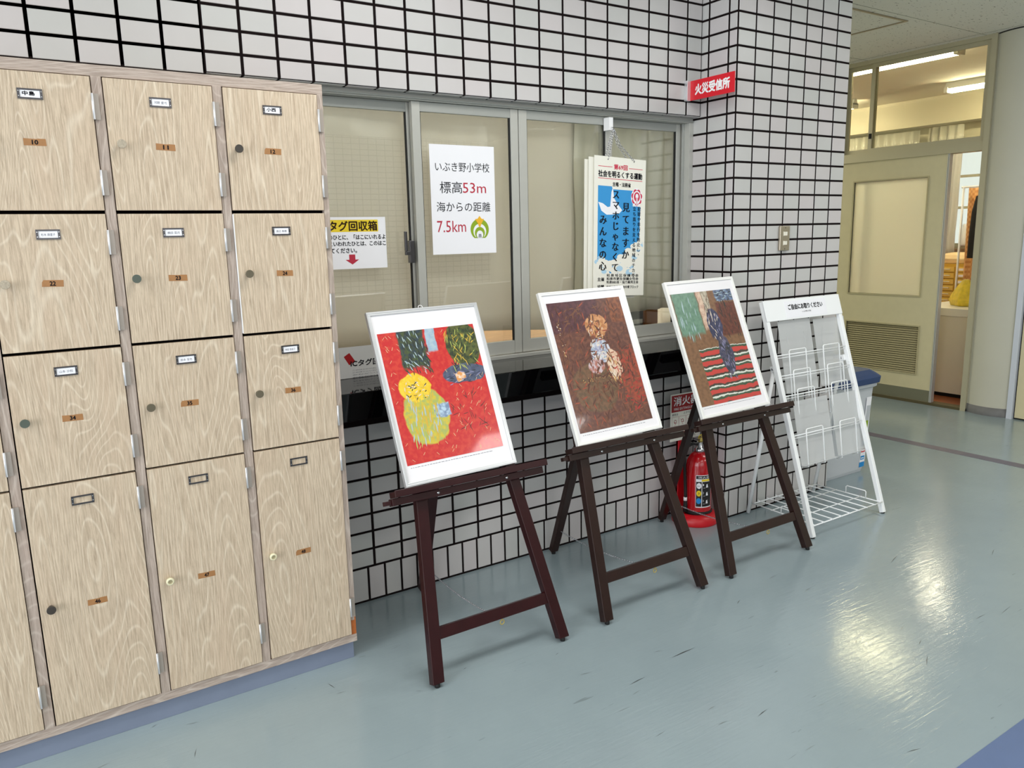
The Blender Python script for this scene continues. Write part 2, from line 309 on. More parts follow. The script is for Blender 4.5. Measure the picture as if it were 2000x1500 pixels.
class MB:
    def __init__(s): s.v = []; s.f = []; s.m = []; s.sm = []; s.mats = []
    def mi(s, m):
        if m not in s.mats: s.mats.append(m)
        return s.mats.index(m)
    def add(s, vs, fs, m, smooth=False):
        b = len(s.v); i = s.mi(m); s.v += [tuple(v) for v in vs]
        for f in fs: s.f.append(tuple(b + k for k in f)); s.m.append(i); s.sm.append(smooth)
        return s
    def box(s, a, b, m, fr=None):
        x0, y0, z0 = a; x1, y1, z1 = b
        c = [(x0, y0, z0), (x1, y0, z0), (x1, y1, z0), (x0, y1, z0), (x0, y0, z1), (x1, y0, z1), (x1, y1, z1), (x0, y1, z1)]
        if fr: c = [fr.p(*q) for q in c]
        return s.add(c, [(0, 3, 2, 1), (4, 5, 6, 7), (0, 1, 5, 4), (1, 2, 6, 5), (2, 3, 7, 6), (3, 0, 4, 7)], m)
    def hexa(s, c, m):
        return s.add(c, [(0, 3, 2, 1), (4, 5, 6, 7), (0, 1, 5, 4), (1, 2, 6, 5), (2, 3, 7, 6), (3, 0, 4, 7)], m)
    def poly(s, pts, m): return s.add(pts, [tuple(range(len(pts)))], m)
    def shape(s, fr, pts, d, m): return s.poly([fr.p(u, v, d) for u, v in pts], m)
    def rect(s, fr, u0, u1, v0, v1, d, m): return s.shape(fr, [(u0, v0), (u1, v0), (u1, v1), (u0, v1)], d, m)
    def disc(s, fr, u, v, rx, ry, d, m, n=32, a0=0, a1=2 * PI, inner=0):
        k = [a0 + (a1 - a0) * i / n for i in range(n + (0 if a1 - a0 > 6.28 else 1))]
        o = [(u + rx * math.cos(a), v + ry * math.sin(a)) for a in k]
        if not inner: return s.shape(fr, o, d, m)
        i_ = [(u + inner * rx * math.cos(a), v + inner * ry * math.sin(a)) for a in k]
        N = len(k); full = a1 - a0 > 6.28
        vs = [fr.p(*q, d) for q in o] + [fr.p(*q, d) for q in i_]
        return s.add(vs, [(j, (j + 1) % N, N + (j + 1) % N, N + j) for j in range(N if full else N - 1)], m)
    def text(s, body, fr, u, v, w, m, h=None, d=0.0006, bold=0.0, align='L', spacing=1.0):
        """text with its ink box: u = left (L) / centre (C), v = bottom; w = ink width, h = ink height or None"""
        vs, fs = text_mesh(body, spacing)
        x0 = min(a for a, b in vs); x1 = max(a for a, b in vs); y0 = min(b for a, b in vs); y1 = max(b for a, b in vs)
        k = w / (x1 - x0); kh = k if h is None else h / (y1 - y0)
        if align == 'C': u = u - w / 2
        offs = [(0, 0)] if not bold else [(0, 0), (bold, 0), (-bold, 0), (0, bold), (0, -bold)]
        for n_, (bx, by) in enumerate(offs):
            s.add([fr.p(u + (a - x0) * k + bx, v + (b - y0) * kh + by, d + 0.00003 * n_) for a, b in vs], fs, m)
        return s
    def column_text(s, body, fr, u, v, size, pitch, m, d=0.0006, bold=0.0):
        """vertical writing: u = centre, v = top"""
        for i, ch in enumerate(body):
            vs, fs = text_mesh(ch); offs = [(0, 0)] if not bold else [(0, 0), (bold, 0), (-bold, 0)]
            for n_, (bx, by) in enumerate(offs):
                dx, dy = (0.3, 0.3) if ch in '、。' else (0, 0)
                s.add([fr.p(u + (a - 0.5 + dx) * size + bx, v - pitch * i - size * 0.86 + (b + dy) * size + by, d + 0.00003 * n_) for a, b in vs], fs, m)
        return s
    def tube(s, pts, r, m, seg=8, closed=False, caps=True):
        pts = [Vector(p) for p in pts]; n = len(pts); base = len(s.v); i = s.mi(m); up = None; rings = []
        rr = r if isinstance(r, (list, tuple)) else [r] * n
        for k in range(n):
            a = pts[(k - 1) % n] if (k > 0 or closed) else pts[k]; b = pts[(k + 1) % n] if (k < n - 1 or closed) else pts[k]
            t = (b - a).normalized()
            if up is None: up = Vector((0, 0, 1)) if abs(t.z) < 0.9 else Vector((1, 0, 0))
            x = t.cross(up).normalized(); y = x.cross(t).normalized(); up = y
            rings.append([pts[k] + x * (rr[k] * math.cos(q)) + y * (rr[k] * math.sin(q)) for q in [2 * PI * j / seg for j in range(seg)]])
        for g in rings: s.v += [tuple(v) for v in g]
        for k in range(n if closed else n - 1):
            for j in range(seg):
                s.f.append((base + k * seg + j, base + k * seg + (j + 1) % seg, base + ((k + 1) % n) * seg + (j + 1) % seg, base + ((k + 1) % n) * seg + j)); s.m.append(i); s.sm.append(True)
        if caps and not closed:
            s.f.append(tuple(base + j for j in range(seg))[::-1]); s.m.append(i); s.sm.append(False)
            s.f.append(tuple(base + (n - 1) * seg + j for j in range(seg))); s.m.append(i); s.sm.append(False)
        return s
    def lathe(s, o, axis, prof, m, seg=28, mats=None, side=None):
        """prof: (radius, height) along the axis"""
        o = Vector(o); t = Vector(axis).normalized(); x = t.orthogonal().normalized() if side is None else Vector(side).normalized(); y = t.cross(x)
        base = len(s.v)
        for r, h in prof:
            for j in range(seg):
                q = 2 * PI * j / seg; s.v.append(tuple(o + t * h + x * (r * math.cos(q)) + y * (r * math.sin(q))))
        for k in range(len(prof) - 1):
            i = s.mi(mats[k] if mats else m)
            for j in range(seg):
                s.f.append((base + k * seg + j, base + k * seg + (j + 1) % seg, base + (k + 1) * seg + (j + 1) % seg, base + (k + 1) * seg + j)); s.m.append(i); s.sm.append(True)
        s.f.append(tuple(base + j for j in range(seg))[::-1]); s.m.append(s.mi(m)); s.sm.append(False)
        s.f.append(tuple(base + (len(prof) - 1) * seg + j for j in range(seg))); s.m.append(s.mi(mats[-1] if mats else m)); s.sm.append(False)
        return s
    def bar(s, a, b, w, t, m, side=(1, 0, 0), w2=None, t2=None):
        """rectangular bar from a to b; w along side, t along the third direction"""
        a = Vector(a); b = Vector(b); ax = (b - a).normalized(); sd = Vector(side); sd = (sd - ax * sd.dot(ax)).normalized(); th = ax.cross(sd)
        w2 = w2 or w; t2 = t2 or t; c = []
        for p, ww, tt in ((a, w, t), (b, w2, t2)):
            for i, j in ((-1, -1), (1, -1), (1, 1), (-1, 1)): c.append(p + sd * (ww / 2 * i) + th * (tt / 2 * j))
        return s.hexa(c, m)
    def build(s, name, parent=None, bevel=0.0, label=None, kind=None, category=None, group=None):
        me = bpy.data.meshes.new(name); me.from_pydata(s.v, [], s.f)
        for m in s.mats: me.materials.append(MATS[m])
        me.polygons.foreach_set('material_index', s.m); me.polygons.foreach_set('use_smooth', s.sm); me.update()
        o = bpy.data.objects.new(name, me); COL.objects.link(o)
        if parent is not None: o.parent = parent
        if bevel:
            b = o.modifiers.new('bevel', 'BEVEL'); b.width = bevel; b.segments = 2; b.limit_method = 'ANGLE'; b.angle_limit = 0.7
        for k, v in (('label', label), ('kind', kind), ('category', category), ('group', group)):
            if v: o[k] = v
        return o
def thing(name, label, cat, loc=(0, 0, 0), rot=0.0, group=None):
    o = bpy.data.objects.new(name, None); COL.objects.link(o); o.empty_display_size = 0.05
    o.location = loc; o.rotation_euler = (0, 0, rot); o['label'] = label; o['category'] = cat
    if group: o['group'] = group
    return o
def struct(name, label=None):
    o = bpy.data.objects.new(name, None); COL.objects.link(o); o.empty_display_size = 0.05; o['kind'] = 'structure'
    if label: o['label'] = label
    return o

# ---------------------------------------------------------------- the tiled walls
TW, TH = 0.118, 0.07089
CEIL = 2.72
ROW0 = 1.986                       # a joint height
def tiles(mb, fr, cols, rows, jx=0.0105, jz=0.0095, depth=0.0025, skip=None):
    for u0, u1 in cols:
        for v0, v1 in rows:
            if skip and skip(u0, u1, v0, v1): continue
            a, b, c, d = u0 + jx / 2, u1 - jx / 2, v0 + jz / 2, v1 - jz / 2
            if b - a < 0.006 or d - c < 0.004: continue
            e = 0.0012
            vs = [fr.p(a, c, -depth), fr.p(b, c, -depth), fr.p(b, d, -depth), fr.p(a, d, -depth),
                  fr.p(a, c, -e), fr.p(b, c, -e), fr.p(b, d, -e), fr.p(a, d, -e),
                  fr.p(a + e, c + e, 0), fr.p(b - e, c + e, 0), fr.p(b - e, d - e, 0), fr.p(a + e, d - e, 0)]
            fs = [(8, 9, 10, 11)] + [(i, (i + 1) % 4, 4 + (i + 1) % 4, 4 + i) for i in range(4)] + [(4 + i, 4 + (i + 1) % 4, 8 + (i + 1) % 4, 8 + i) for i in range(4)]
            mb.add(vs, fs, 'tile')
def bands(lo, hi, joint, pitch):
    k = math.ceil((lo - joint) / pitch + 1e-6); e = [lo]
    while joint + k * pitch < hi - 1e-4: e.append(joint + k * pitch); k += 1
    e.append(hi); return list(zip(e[:-1], e[1:]))
R1 = ROW0 - 26 * TH                # top of the upright course
WX0, WX1 = 0.472, 2.691             # window opening
LED0, LED1 = 0.787, 0.885          # stone ledge
mb = MB(); fr = F((0, 0, 0), (1, 0, 0), (0, 0, 1))
up_rows = bands(R1, 1.918, ROW0, TH)
# right of x = WX0: lintel above the window, wall under the ledge; left: whole height
tiles(mb, fr, bands(WX0, WX1, 0, TW), bands(1.921, CEIL, ROW0, TH))
tiles(mb, fr, bands(-2.0, WX0, 0, TW), bands(R1, CEIL, ROW0, TH))
tiles(mb, fr, bands(WX0, WX1, 0, TW), bands(R1, 0.722, ROW0, TH))
tiles(mb, fr, bands(-2.0, WX1, 0.915, 0.0702), [(0.004, R1)], jx=0.009)
tiles(mb, F((0, 0.0, 1.921), (1, 0, 0), (0, 1, 0)), [], [])
fs_ = F((0, 0.045, 1.9215), (1, 0, 0), (0, -1, 0))       # soffit pieces, facing down
tiles(mb, fs_, bands(WX0, WX1, 0, TW), [(0.004, 0.0445)])
mb.box((-2.0, 0.0025, 1.924), (WX1 + .01, 0.16, CEIL), 'grout')
mb.box((-2.0, 0.0025, 0.0), (WX0, 0.16, CEIL), 'grout')
mb.box((WX0, 0.0025, 0.0), (WX1 + .01, 0.16, LED0), 'grout')
mb.build('wall_north', kind='structure', label='white tiled wall with black joints around the reception window')
# the projecting tiled pillar
PX0, PX1, PY = 2.691, 3.515, -0.207
mb = MB()
fp = F((PX0, PY, 0), (1, 0, 0), (0, 0, 1))
prow = bands(R1, CEIL, ROW0, TH)
tiles(mb, fp, bands(0, PX1 - PX0, 0.1222, TW), prow)
tiles(mb, fp, bands(0, PX1 - PX0, 0.0352, 0.0702), [(0.004, R1)], jx=0.009)
fl_ = F((PX0, 0.16, 0), (0, -1, 0), (0, 0, 1))           # left side face, u runs from the window to the front corner
ycols = [(0.12, 0.199), (0.199, 0.316), (0.316, 0.367)]
tiles(mb, fl_, [(0.0, 0.081), (0.081, 0.199), (0.199, 0.316), (0.316, 0.367)], prow)
tiles(mb, fl_, bands(0.0, 0.367, 0.05, 0.0702), [(0.004, R1)], jx=0.009)
frr = F((PX1, PY, 0), (0, 1, 0), (0, 0, 1))
tiles(mb, frr, bands(0, 1.0, 0.05, TW), prow); tiles(mb, frr, bands(0, 1.0, 0.05, 0.0702), [(0.004, R1)], jx=0.009)
mb.box((PX0 + .0025, PY + .0025, 0), (PX1 - .0025, 0.8, CEIL), 'grout')
mb.build('wall_pillar', kind='structure', label='white tiled pillar projecting beside the reception window')

# floor, ceiling, the rest of the shell
mb = MB(); mb.box((-5, -7, -0.1), (5.95, 4.0, 0.0), 'floor_vinyl'); 
SCUFFS = [((1.571, -.983), (1.683, -.982)), ((2.856, -.976), (2.953, -.948)), ((3.271, -1.182), (3.354, -1.153)), ((2.75, -1.255), (2.849, -1.216)), ((2.753, -1.461), (2.853, -1.45)), ((1.35, -1.022), (1.424, -1.017)), ((1.985, -.699), (2.043, -.685)), ((2.204, -1.492), (2.267, -1.46)), ((2.307, -1.408), (2.347, -1.395)), ((3.351, -.57), (3.331, -.663)), ((2.64, -1.427), (2.708, -1.429)), ((2.047, -.85), (2.082, -.834)), ((1.235, -1.258), (1.278, -1.254)), ((1.544, -1.36), (1.598, -1.352)), ((.14, -.596), (.153, -.557)), ((.572, -.458), (.582, -.5)), ((.968, -.64), (.983, -.637)), ((1.266, -.745), (1.286, -.738)), ((1.74, -1.694), (1.789, -1.708))]
random.seed(5)
SCUFFS += [((x, y), (x + random.uniform(.01, .05), y + random.uniform(-.012, .012))) for x, y in [(random.uniform(-.1, 4.4), random.uniform(-1.78, -.3)) for _ in range(70)]]
for k, (a, b) in enumerate(SCUFFS):                                     # worn heel marks in the vinyl
    a, b = Vector(a + (.0004,)), Vector(b + (.0004,)); t = (b - a).normalized(); nrm = Vector((-t.y, t.x, 0)) * (.0022 if k == 0 else random.uniform(.0005, .0016))
    mid = a.lerp(b, .5) + nrm * 1.4; mb.poly([a, a.lerp(b, .3) - nrm * .4, mid - nrm * 1.8, b, mid + nrm * .4, a.lerp(b, .25) + nrm], 'scuff' if k < 19 else 'scuff_pale')
mb.build('floor', kind='structure')
mb = MB(); mb.box((-5, -7, CEIL), (5.95, 4.0, CEIL + 0.1), 'ceiling_board'); mb.build('ceiling', kind='structure')
mb = MB(); mb.box((4.70, -7, 0.0), (4.785, 3.9, 0.0012), 'stripe_grey'); mb.build('trim_floor_line', kind='structure', label='thin grey line across the floor')
mb = MB(); mb.box((-4.9, -2.35, 0.0), (4.70, -1.803, 0.0012), 'stripe_blue'); mb.build('trim_floor_band', kind='structure', label='wide blue band on the floor')
mb = MB(); mb.box((-5, -7.1, 0), (5.95, -7, CEIL), 'grout')
fo = F((5.95, -6.9975, 0), (-1, 0, 0), (0, 0, 1)); tiles(mb, fo, bands(0.0, 8.5, 0.05, TW), bands(0.0, CEIL, 0.0, TH))
mb.build('wall_south', kind='structure', label='tiled wall opposite, behind the camera')
mb = MB()
for a, b in (((-5.1, -7, 0), (-5, -6.2, CEIL)), ((-5.1, -0.6, 0), (-5, 0.2, CEIL)), ((-5.1, -6.2, 2.65), (-5, -0.6, CEIL)), ((-5, 0.02, 0), (-2.0, 0.16, CEIL))): mb.box(a, b, 'wall_paint')
mb.build('wall_west', kind='structure')

# stone ledge
mb = MB(); mb.box((0.475, -0.248, LED0), (PX0 - .001, 0.13, LED1), 'stone')
mb.build('trim_ledge', kind='structure', bevel=0.003, label='black polished stone ledge under the reception window')

# ---------------------------------------------------------------- reception window
win = struct('window_1', 'sliding aluminium reception window')
mb = MB()
mb.box((0.5, 0.048, 1.900), (2.691, 0.15, 1.9265), 'aluminium'); mb.box((0.5, 0.040, 1.904), (2.691, 0.048, 1.910), 'aluminium_grey')
mb.box((0.5, 0.036, LED1), (2.691, 0.15, 0.899), 'aluminium')
mb.box((2.664, 0.044, 0.899), (2.690, 0.15, 1.900), 'aluminium'); mb.box((2.654, 0.075, 0.899), (2.664, 0.084, 1.900), 'aluminium_grey')
mb.box((0.5, 0.05, 0.899), (0.52, 0.15, 1.9), 'aluminium')
mb.build('window_frame', win, bevel=0.001)
def sash(x0, x1, y, s0=0.034, s1=0.034):
    mb = MB(); t = 0.022
    mb.box((x0, y, 0.902), (x0 + s0, y + t, 1.899), 'aluminium'); mb.box((x1 - s1, y, 0.902), (x1, y + t, 1.899), 'aluminium')
    mb.box((x0 + s0, y + .002, 1.864), (x1 - s1, y + t - .002, 1.899), 'aluminium_grey'); mb.box((x0 + s0, y + .002, 0.902), (x1 - s1, y + t - .002, 0.956), 'aluminium')
    for xx in (x0 + s0, x1 - s1 - .004): mb.box((xx, y - .0 + .004, 0.956), (xx + .004, y + t - .006, 1.864), 'black_rubber')
    o = mb.build('sash', win, bevel=0.001)
    g = MB(); g.box((x0 + s0 - .002, y + .009, 0.95), (x1 - s1 + .002, y + .013, 1.87), 'pane'); g.build('glass_pane', o)
    return o
sash(0.53, 1.245, 0.092); s2 = sash(1.219, 1.698, 0.060, 0.034, 0.036); sash(1.702, 2.200, 0.060, 0.040, 0.036); sash(2.166, 2.654, 0.092, 0.040, 0.026)
mb = MB(); mb.box((1.190, 0.068, 1.30), (1.212, 0.090, 1.385), 'dark_metal'); mb.box((1.172, 0.066, 1.33), (1.192, 0.080, 1.345), 'dark_metal'); mb.box((1.168, 0.060, 1.345), (1.178, 0.072, 1.42), 'dark_metal')
mb.build('crescent_latch', s2, bevel=0.002, label='dark crescent latch')

# the office behind the window
mb = MB()
mb.box((-2.0, 2.6, 0), (3.5, 2.7, CEIL), 'room_wall'); mb.box((-2.1, 0.16, 0), (-2.0, 2.7, CEIL), 'room_wall'); mb.box((3.35, 0.8, 0), (3.509, 4.0, CEIL), 'wall_paint'); mb.box((2.684, 0.165, 0), (2.690, 0.8, CEIL), 'room_wall'); mb.box((2.684, 0.80, 0), (3.35, 0.81, CEIL), 'room_wall')
mb.build('wall_office', kind='structure')
mb = MB(); mb.box((0.475, 0.152, 0.90), (2.675, 0.75, 0.935), 'brown_wood')
o = mb.build('counter_top', category='counter', label='brown wooden counter top inside the office along the window')
def curtain(name, x0, x1, y, z0, z1, amp, per, mat, label, wav=0.0, group=None, axis='x', hem=None):
    mb = MB(); n = max(12, int((x1 - x0) / 0.012)); vs = []; rows = 10
    for j in range(rows + 1):
        t = j / rows
        for i in range(n + 1):
            x = x0 + (x1 - x0) * i / n
            ph = 2 * PI * (x - x0) / per + 0.6 * math.sin(9 * x) + 0.5 * math.sin(3 * t + 5 * x) * wav
            a = amp * (0.75 + 0.35 * math.sin(7.3 * x + 1.0)); zz = z0 + (z1 - z0) * t
            if hem and j == 0: zz += hem * (0.5 + 0.5 * math.sin(5.1 * x + .6))
            dd = a * math.sin(ph) + (0.006 * math.sin(11 * zz + 4 * x) if wav else 0)
            vs.append((x, y + dd, zz) if axis == 'x' else (y + dd, x, zz))
    fs = [(j * (n + 1) + i, j * (n + 1) + i + 1, (j + 1) * (n + 1) + i + 1, (j + 1) * (n + 1) + i) for j in range(rows) for i in range(n)]
    mb.add(vs, fs, mat, True); o = mb.build(name, category='curtain', label=label, group=group)
    sm = o.modifiers.new('thickness', 'SOLIDIFY'); sm.thickness = 0.0015
    return o
curtain('curtain', 0.46, 2.06, 0.150, 0.972, 1.93, 0.006, 0.31, 'curtain_cloth', 'flat beige curtain hanging behind the left panes of the reception window', 0.3, hem=0.03)
curtain('curtain', 2.04, 2.683, 0.172, 1.0, 1.93, 0.014, 0.095, 'grey_curtain', 'gathered grey-beige curtain hanging behind the rightmost reception pane', 1.0, hem=0.02)
mb = MB(); mb.box((2.40, 0.205, 0.935), (2.53, 0.265, 1.03), 'dark_box'); mb.box((2.405, 0.203, 0.95), (2.525, 0.2055, 0.972), 'paper_grey')
mb.build('file_box', bevel=0.002, category='box', label='dark grey box on the office counter behind the rightmost pane')
mb = MB(); mb.box((2.545, 0.205, 0.935), (2.63, 0.265, 1.02), 'brown_box'); mb.box((2.545, 0.204, 1.01), (2.63, 0.266, 1.022), 'brown_wood')
mb.build('wooden_box', bevel=0.002, category='box', label='small brown box beside the dark box on the office counter')

# ---------------------------------------------------------------- notices on the window
def sheet(name, fr, w, h, mat='paper', t=0.0008):
    mb = MB(); mb.box((0, -h, -t), (w, 0, 0), mat, fr); return mb
# A3 notice with the school's height above the sea
fr = F((1.288, 0.0640, 1.748), (1, 0, 0), (0, 0, 1)); mb = sheet('n', fr, 0.293, 0.420)
mb.text('いぶき野小学校', fr, 0.146, -0.101, 0.246, 'ink', align='C', h=0.036)
mb.text('標高', fr, 0.040, -0.184, 0.100, 'ink', h=0.045); mb.text('53m', fr, 0.143, -0.182, 0.108, 'red_ink', h=0.040)
mb.text('海からの距離', fr, 0.146, -0.255, 0.246, 'ink', align='C', h=0.038)
mb.text('7.5km', fr, 0.022, -0.334, 0.130, 'red_ink', h=0.044)
def school_mark(mb, fr, cu, cv, s):
    mb.disc(fr, cu, cv, s, s * .98, 0.0004, 'green_logo', a0=-0.30 * PI, a1=1.30 * PI, n=40)
    mb.disc(fr, cu, cv - .18 * s, .70 * s, .70 * s, 0.0006, 'paper', a0=-.26 * PI, a1=1.26 * PI, n=36)
    mb.disc(fr, cu, cv - .32 * s, .55 * s, .55 * s, 0.0008, 'green_logo', a0=-.3 * PI, a1=1.3 * PI, n=36)
    mb.disc(fr, cu, cv - .48 * s, .36 * s, .38 * s, 0.0010, 'paper', a0=-.3 * PI, a1=1.3 * PI, n=30)
    mb.shape(fr, [(cu - .5 * s, cv + .95 * s), (cu - .22 * s, cv + .98 * s), (cu, cv + 1.25 * s), (cu + .22 * s, cv + .98 * s), (cu + .5 * s, cv + .95 * s), (cu + .2 * s, cv + .55 * s), (cu + .08 * s, cv + .25 * s), (cu - .08 * s, cv + .25 * s), (cu - .2 * s, cv + .55 * s)], 0.0012, 'crown_yellow')
    for k in (-1, 0, 1): mb.shape(fr, [(cu + k * .13 * s - .04 * s, cv - .75 * s), (cu + k * .13 * s + .04 * s, cv - .75 * s), (cu + k * .09 * s + .04 * s, cv - .42 * s), (cu + k * .09 * s - .04 * s, cv - .42 * s)], 0.0012, 'ink_pale')
school_mark(mb, fr, 0.216, -0.325, 0.043)
mb.build('notice', category='notice', label='white notice taped on the window with black and red writing and a green emblem')
# clear film pocket edge under the sheet
fr = F((0.812, 0.0960, 1.476), (1, 0, 0), (0, 0, 1)); mb = sheet('n', fr, 0.293, 0.190, 'paper')
mb.rect(fr, 0.02, 0.262, -0.054, -0.010, 0.0002, 'yellow')
mb.text('ICタグ回収箱', fr, 0.030, -0.050, 0.228, 'ink_brown', h=0.035, bold=0.0012)
mb.text('おもちのひとに、「はこにいれるよ', fr, 0.012, -0.082, 0.278, 'ink', h=0.018, bold=0.0005)
mb.text('うに」といわれたひとは、このはこ', fr, 0.012, -0.106, 0.278, 'ink', h=0.017, bold=0.0005)
mb.text('にいれてください。', fr, 0.012, -0.131, 0.160, 'ink', h=0.018, bold=0.0005)
mb.shape(fr, [(0.140, -0.137), (0.164, -0.137), (0.164, -0.156), (0.179, -0.156), (0.152, -0.174), (0.125, -0.156), (0.140, -0.156)], 0.0003, 'red_ink')
mb.build('notice', category='notice', label='white notice with a yellow heading and a red arrow on the leftmost pane')
fr = F((0.80, 0.0200, 1.004), (1, 0, 0), (0, -0.06, 1)); mb = sheet('n', fr, 0.30, 0.118, 'paper_grey')
mb.shape(fr, [(0.078, -0.035), (0.100, -0.022), (0.122, -0.055), (0.098, -0.068)], 0.0003, 'dark_red')
mb.text('ICタグ回収箱', fr, 0.104, -0.075, 0.175, 'ink', h=0.024, bold=0.0008)
for k in range(4): mb.text('このはこにいれてください' if k < 2 else 'おねがいします', fr, 0.11, -0.091 - 0.009 * k, 0.16, 'ink_pale', h=0.004)
mb.build('notice', category='notice', label='grey-white notice with a red diamond standing on the stone ledge behind the red picture')

# ---------------------------------------------------------------- hanging boards (campaign board and two behind it)
mb = MB(); mb.box((2.150, 0.020, 1.838), (2.172, 0.058, 1.892), 'white'); mb.tube([(2.161, 0.018, 1.850), (2.161, 0.006, 1.846), (2.161, -0.002, 1.836), (2.161, 0.004, 1.828)], 0.0022, 'chrome')
mb.build('hook', bevel=0.001, category='hook', label='white hook block on the window frame holding the hanging boards')
def chain_links(mb, pts, r, L, wd, mat='chrome'):
    """small oval links strung along a polyline"""
    P = [Vector(p) for p in pts]; k = 0
    for a, b in zip(P[:-1], P[1:]):
        n = max(1, int((b - a).length / (L * 0.72)))
        for i in range(n):
            c = a.lerp(b, (i + .5) / n); t = (b - a).normalized(); s1 = t.cross(Vector((0, 1, 0.01))).normalized(); s2_ = t.cross(s1); sd = s1 if k % 2 else s2_; k += 1
            mb.tube([c + t * (L / 2 * math.cos(q)) + sd * (wd / 2 * math.sin(q)) for q in [2 * PI * j / 10 for j in range(10)]], r, mat, seg=5, closed=True)
def board(x, z, y, ang, w, h, name, label):
    c, s_ = math.cos(ang), math.sin(ang)
    fr = F((x, y, z), (c, 0, -s_), (s_ * 0.35, 0, c)); fr.y = Vector((s_ * 0.35, 0, c)).normalized()
    mb = MB(); mb.box((0, -h, -0.004), (w, 0, 0), 'paper_cream', fr); return mb, fr
AN = math.radians(2.6)
specs = [(2.016, 1.712, 0.022, 'lowest'), (2.030, 1.722, 0.011, 'mid'), (2.052, 1.728, 0.0, 'front')]
for x, z, y, which in specs:
    mb, fr = board(x, z, y, AN, 0.297, 0.603 if which == 'front' else 0.598, '', '')
    if which == 'front':
        W_, g = 0.297, 0.0003
        mb.text('第69回', fr, 0.148, -0.052, 0.078, 'banner_red', align='C', h=0.022, bold=0.0008)
        mb.rect(fr, 0.020, 0.100, -0.044, -0.0415, g, 'banner_red'); mb.rect(fr, 0.196, 0.277, -0.044, -0.0415, g, 'banner_red'); mb.rect(fr, 0.020, 0.277, -0.0945, -0.092, g, 'banner_red')
        mb.text('社会を明るくする運動', fr, 0.148, -0.087, 0.254, 'ink', align='C', h=0.027, bold=0.0010)
        mb.text('主唱・法務省', fr, 0.155, -0.124, 0.106, 'ink', align='C', h=0.018, bold=0.0006)
        blue = [(0.020, -0.125), (0.098, -0.125), (0.104, -0.137), (0.222, -0.137), (0.222, -0.205), (0.268, -0.205), (0.262, -0.47), (0.240, -0.503), (0.020, -0.503)]
        mb.shape(fr, blue, g, 'sky_blue')
        random.seed(11)
        for k in range(330):                                            # clouds gathering towards the lower edge
            cu, cv = random.uniform(.012, .272), random.uniform(-.505, -.36); edge = -.455 + .10 * max(0, (cu - .11) / .16) + (.02 if cu < .05 else 0)
            if cv > edge: continue
            rr_ = random.uniform(.010, .022); mb.disc(fr, min(max(cu, .012 + rr_ * .5), .28 - rr_ * .4), max(cv, -.505), rr_, rr_ * .62, g * (1.2 + .004 * k), 'paper_cream' if k % 6 else 'cloud_blue', n=14)
        mb.shape(fr, [(0.022, -0.195), (0.048, -0.200), (0.075, -0.215), (0.090, -0.212), (0.096, -0.150), (0.104, -0.130), (0.112, -0.175), (0.128, -0.195), (0.160, -0.225), (0.142, -0.240), (0.105, -0.246), (0.070, -0.248), (0.040, -0.232)], 2 * g, 'paper')
        mb.disc(fr, 0.245, -0.165, 0.034, 0.040, 2 * g, 'paper', n=24)
        for k in range(7):
            a = PI / 2 + 2 * PI * (k + .5) / 7 * 1.0; mb.disc(fr, 0.245 + 0.0215 * math.cos(a), -0.165 + 0.025 * math.sin(a), 0.0115, 0.0125, 3 * g, 'banner_red', n=12)
        mb.disc(fr, 0.245, -0.165, 0.024, 0.029, 4 * g, 'paper', n=20); mb.disc(fr, 0.245, -0.163, 0.018, 0.021, 5 * g, 'banner_red', n=20); mb.disc(fr, 0.245, -0.160, 0.009, 0.011, 6 * g, 'paper', n=16); mb.rect(fr, 0.240, 0.250, -0.205, -0.170, 6 * g, 'paper')
        mb.rect(fr, 0.2435, 0.2465, -0.205, -0.165, 7 * g, 'banner_red')
        D_ = 0.0016
        mb.column_text('スマホじゃなくて', fr, 0.122, -0.138, 0.042, 0.0455, 'ink', d=D_, bold=0.0014)
        mb.column_text('見てますか', fr, 0.182, -0.190, 0.044, 0.052, 'ink', d=D_, bold=0.0014)
        mb.column_text('みんなの心', fr, 0.050, -0.248, 0.044, 0.0505, 'ink', d=D_, bold=0.0014)
        mb.column_text('犯罪や非行を防止し、', fr, 0.260, -0.206, 0.0205, 0.0225, 'ink', d=D_, bold=0.0005)
        mb.column_text('立ち直りを支える地域のチカラ', fr, 0.232, -0.206, 0.0205, 0.0228, 'ink', d=D_, bold=0.0005)
        mb.text('和泉地区保護司会', fr, 0.074, -0.519, 0.190, 'ink', h=0.013, spacing=1.35, bold=.0003); mb.text('和泉市更生保護女性会', fr, 0.074, -0.534, 0.190, 'ink', h=0.013, bold=.0003)
        mb.text('和泉BBS会・協力雇用主会', fr, 0.074, -0.549, 0.190, 'ink', h=0.013, bold=.0003); mb.text('和泉地区保護司会中東ブロック', fr, 0.074, -0.571, 0.190, 'ink', h=0.013, bold=.0003)
        mb.text('主催', fr, 0.022, -0.538, 0.038, 'ink', h=0.016, bold=.0005); mb.text('協賛', fr, 0.022, -0.570, 0.038, 'ink', h=0.015, bold=.0005)
        for hu in (0.075, 0.226): mb.disc(fr, hu, -0.012, 0.003, 0.003, g, 'dark_metal', n=10)
        p1, p2 = fr.p(0.075, -0.010, 0.001), fr.p(0.226, -0.010, 0.001)
    mb.build('hanging_board', category='board', group='boards hanging from the window hook', label={'front': 'cream campaign board with blue sky and black writing, front of the hanging boards', 'mid': 'cream board just behind the front campaign board, showing only its left rim', 'lowest': 'rearmost cream board of those on the window hook, lowest at the bottom right'}[which])
mb = MB()
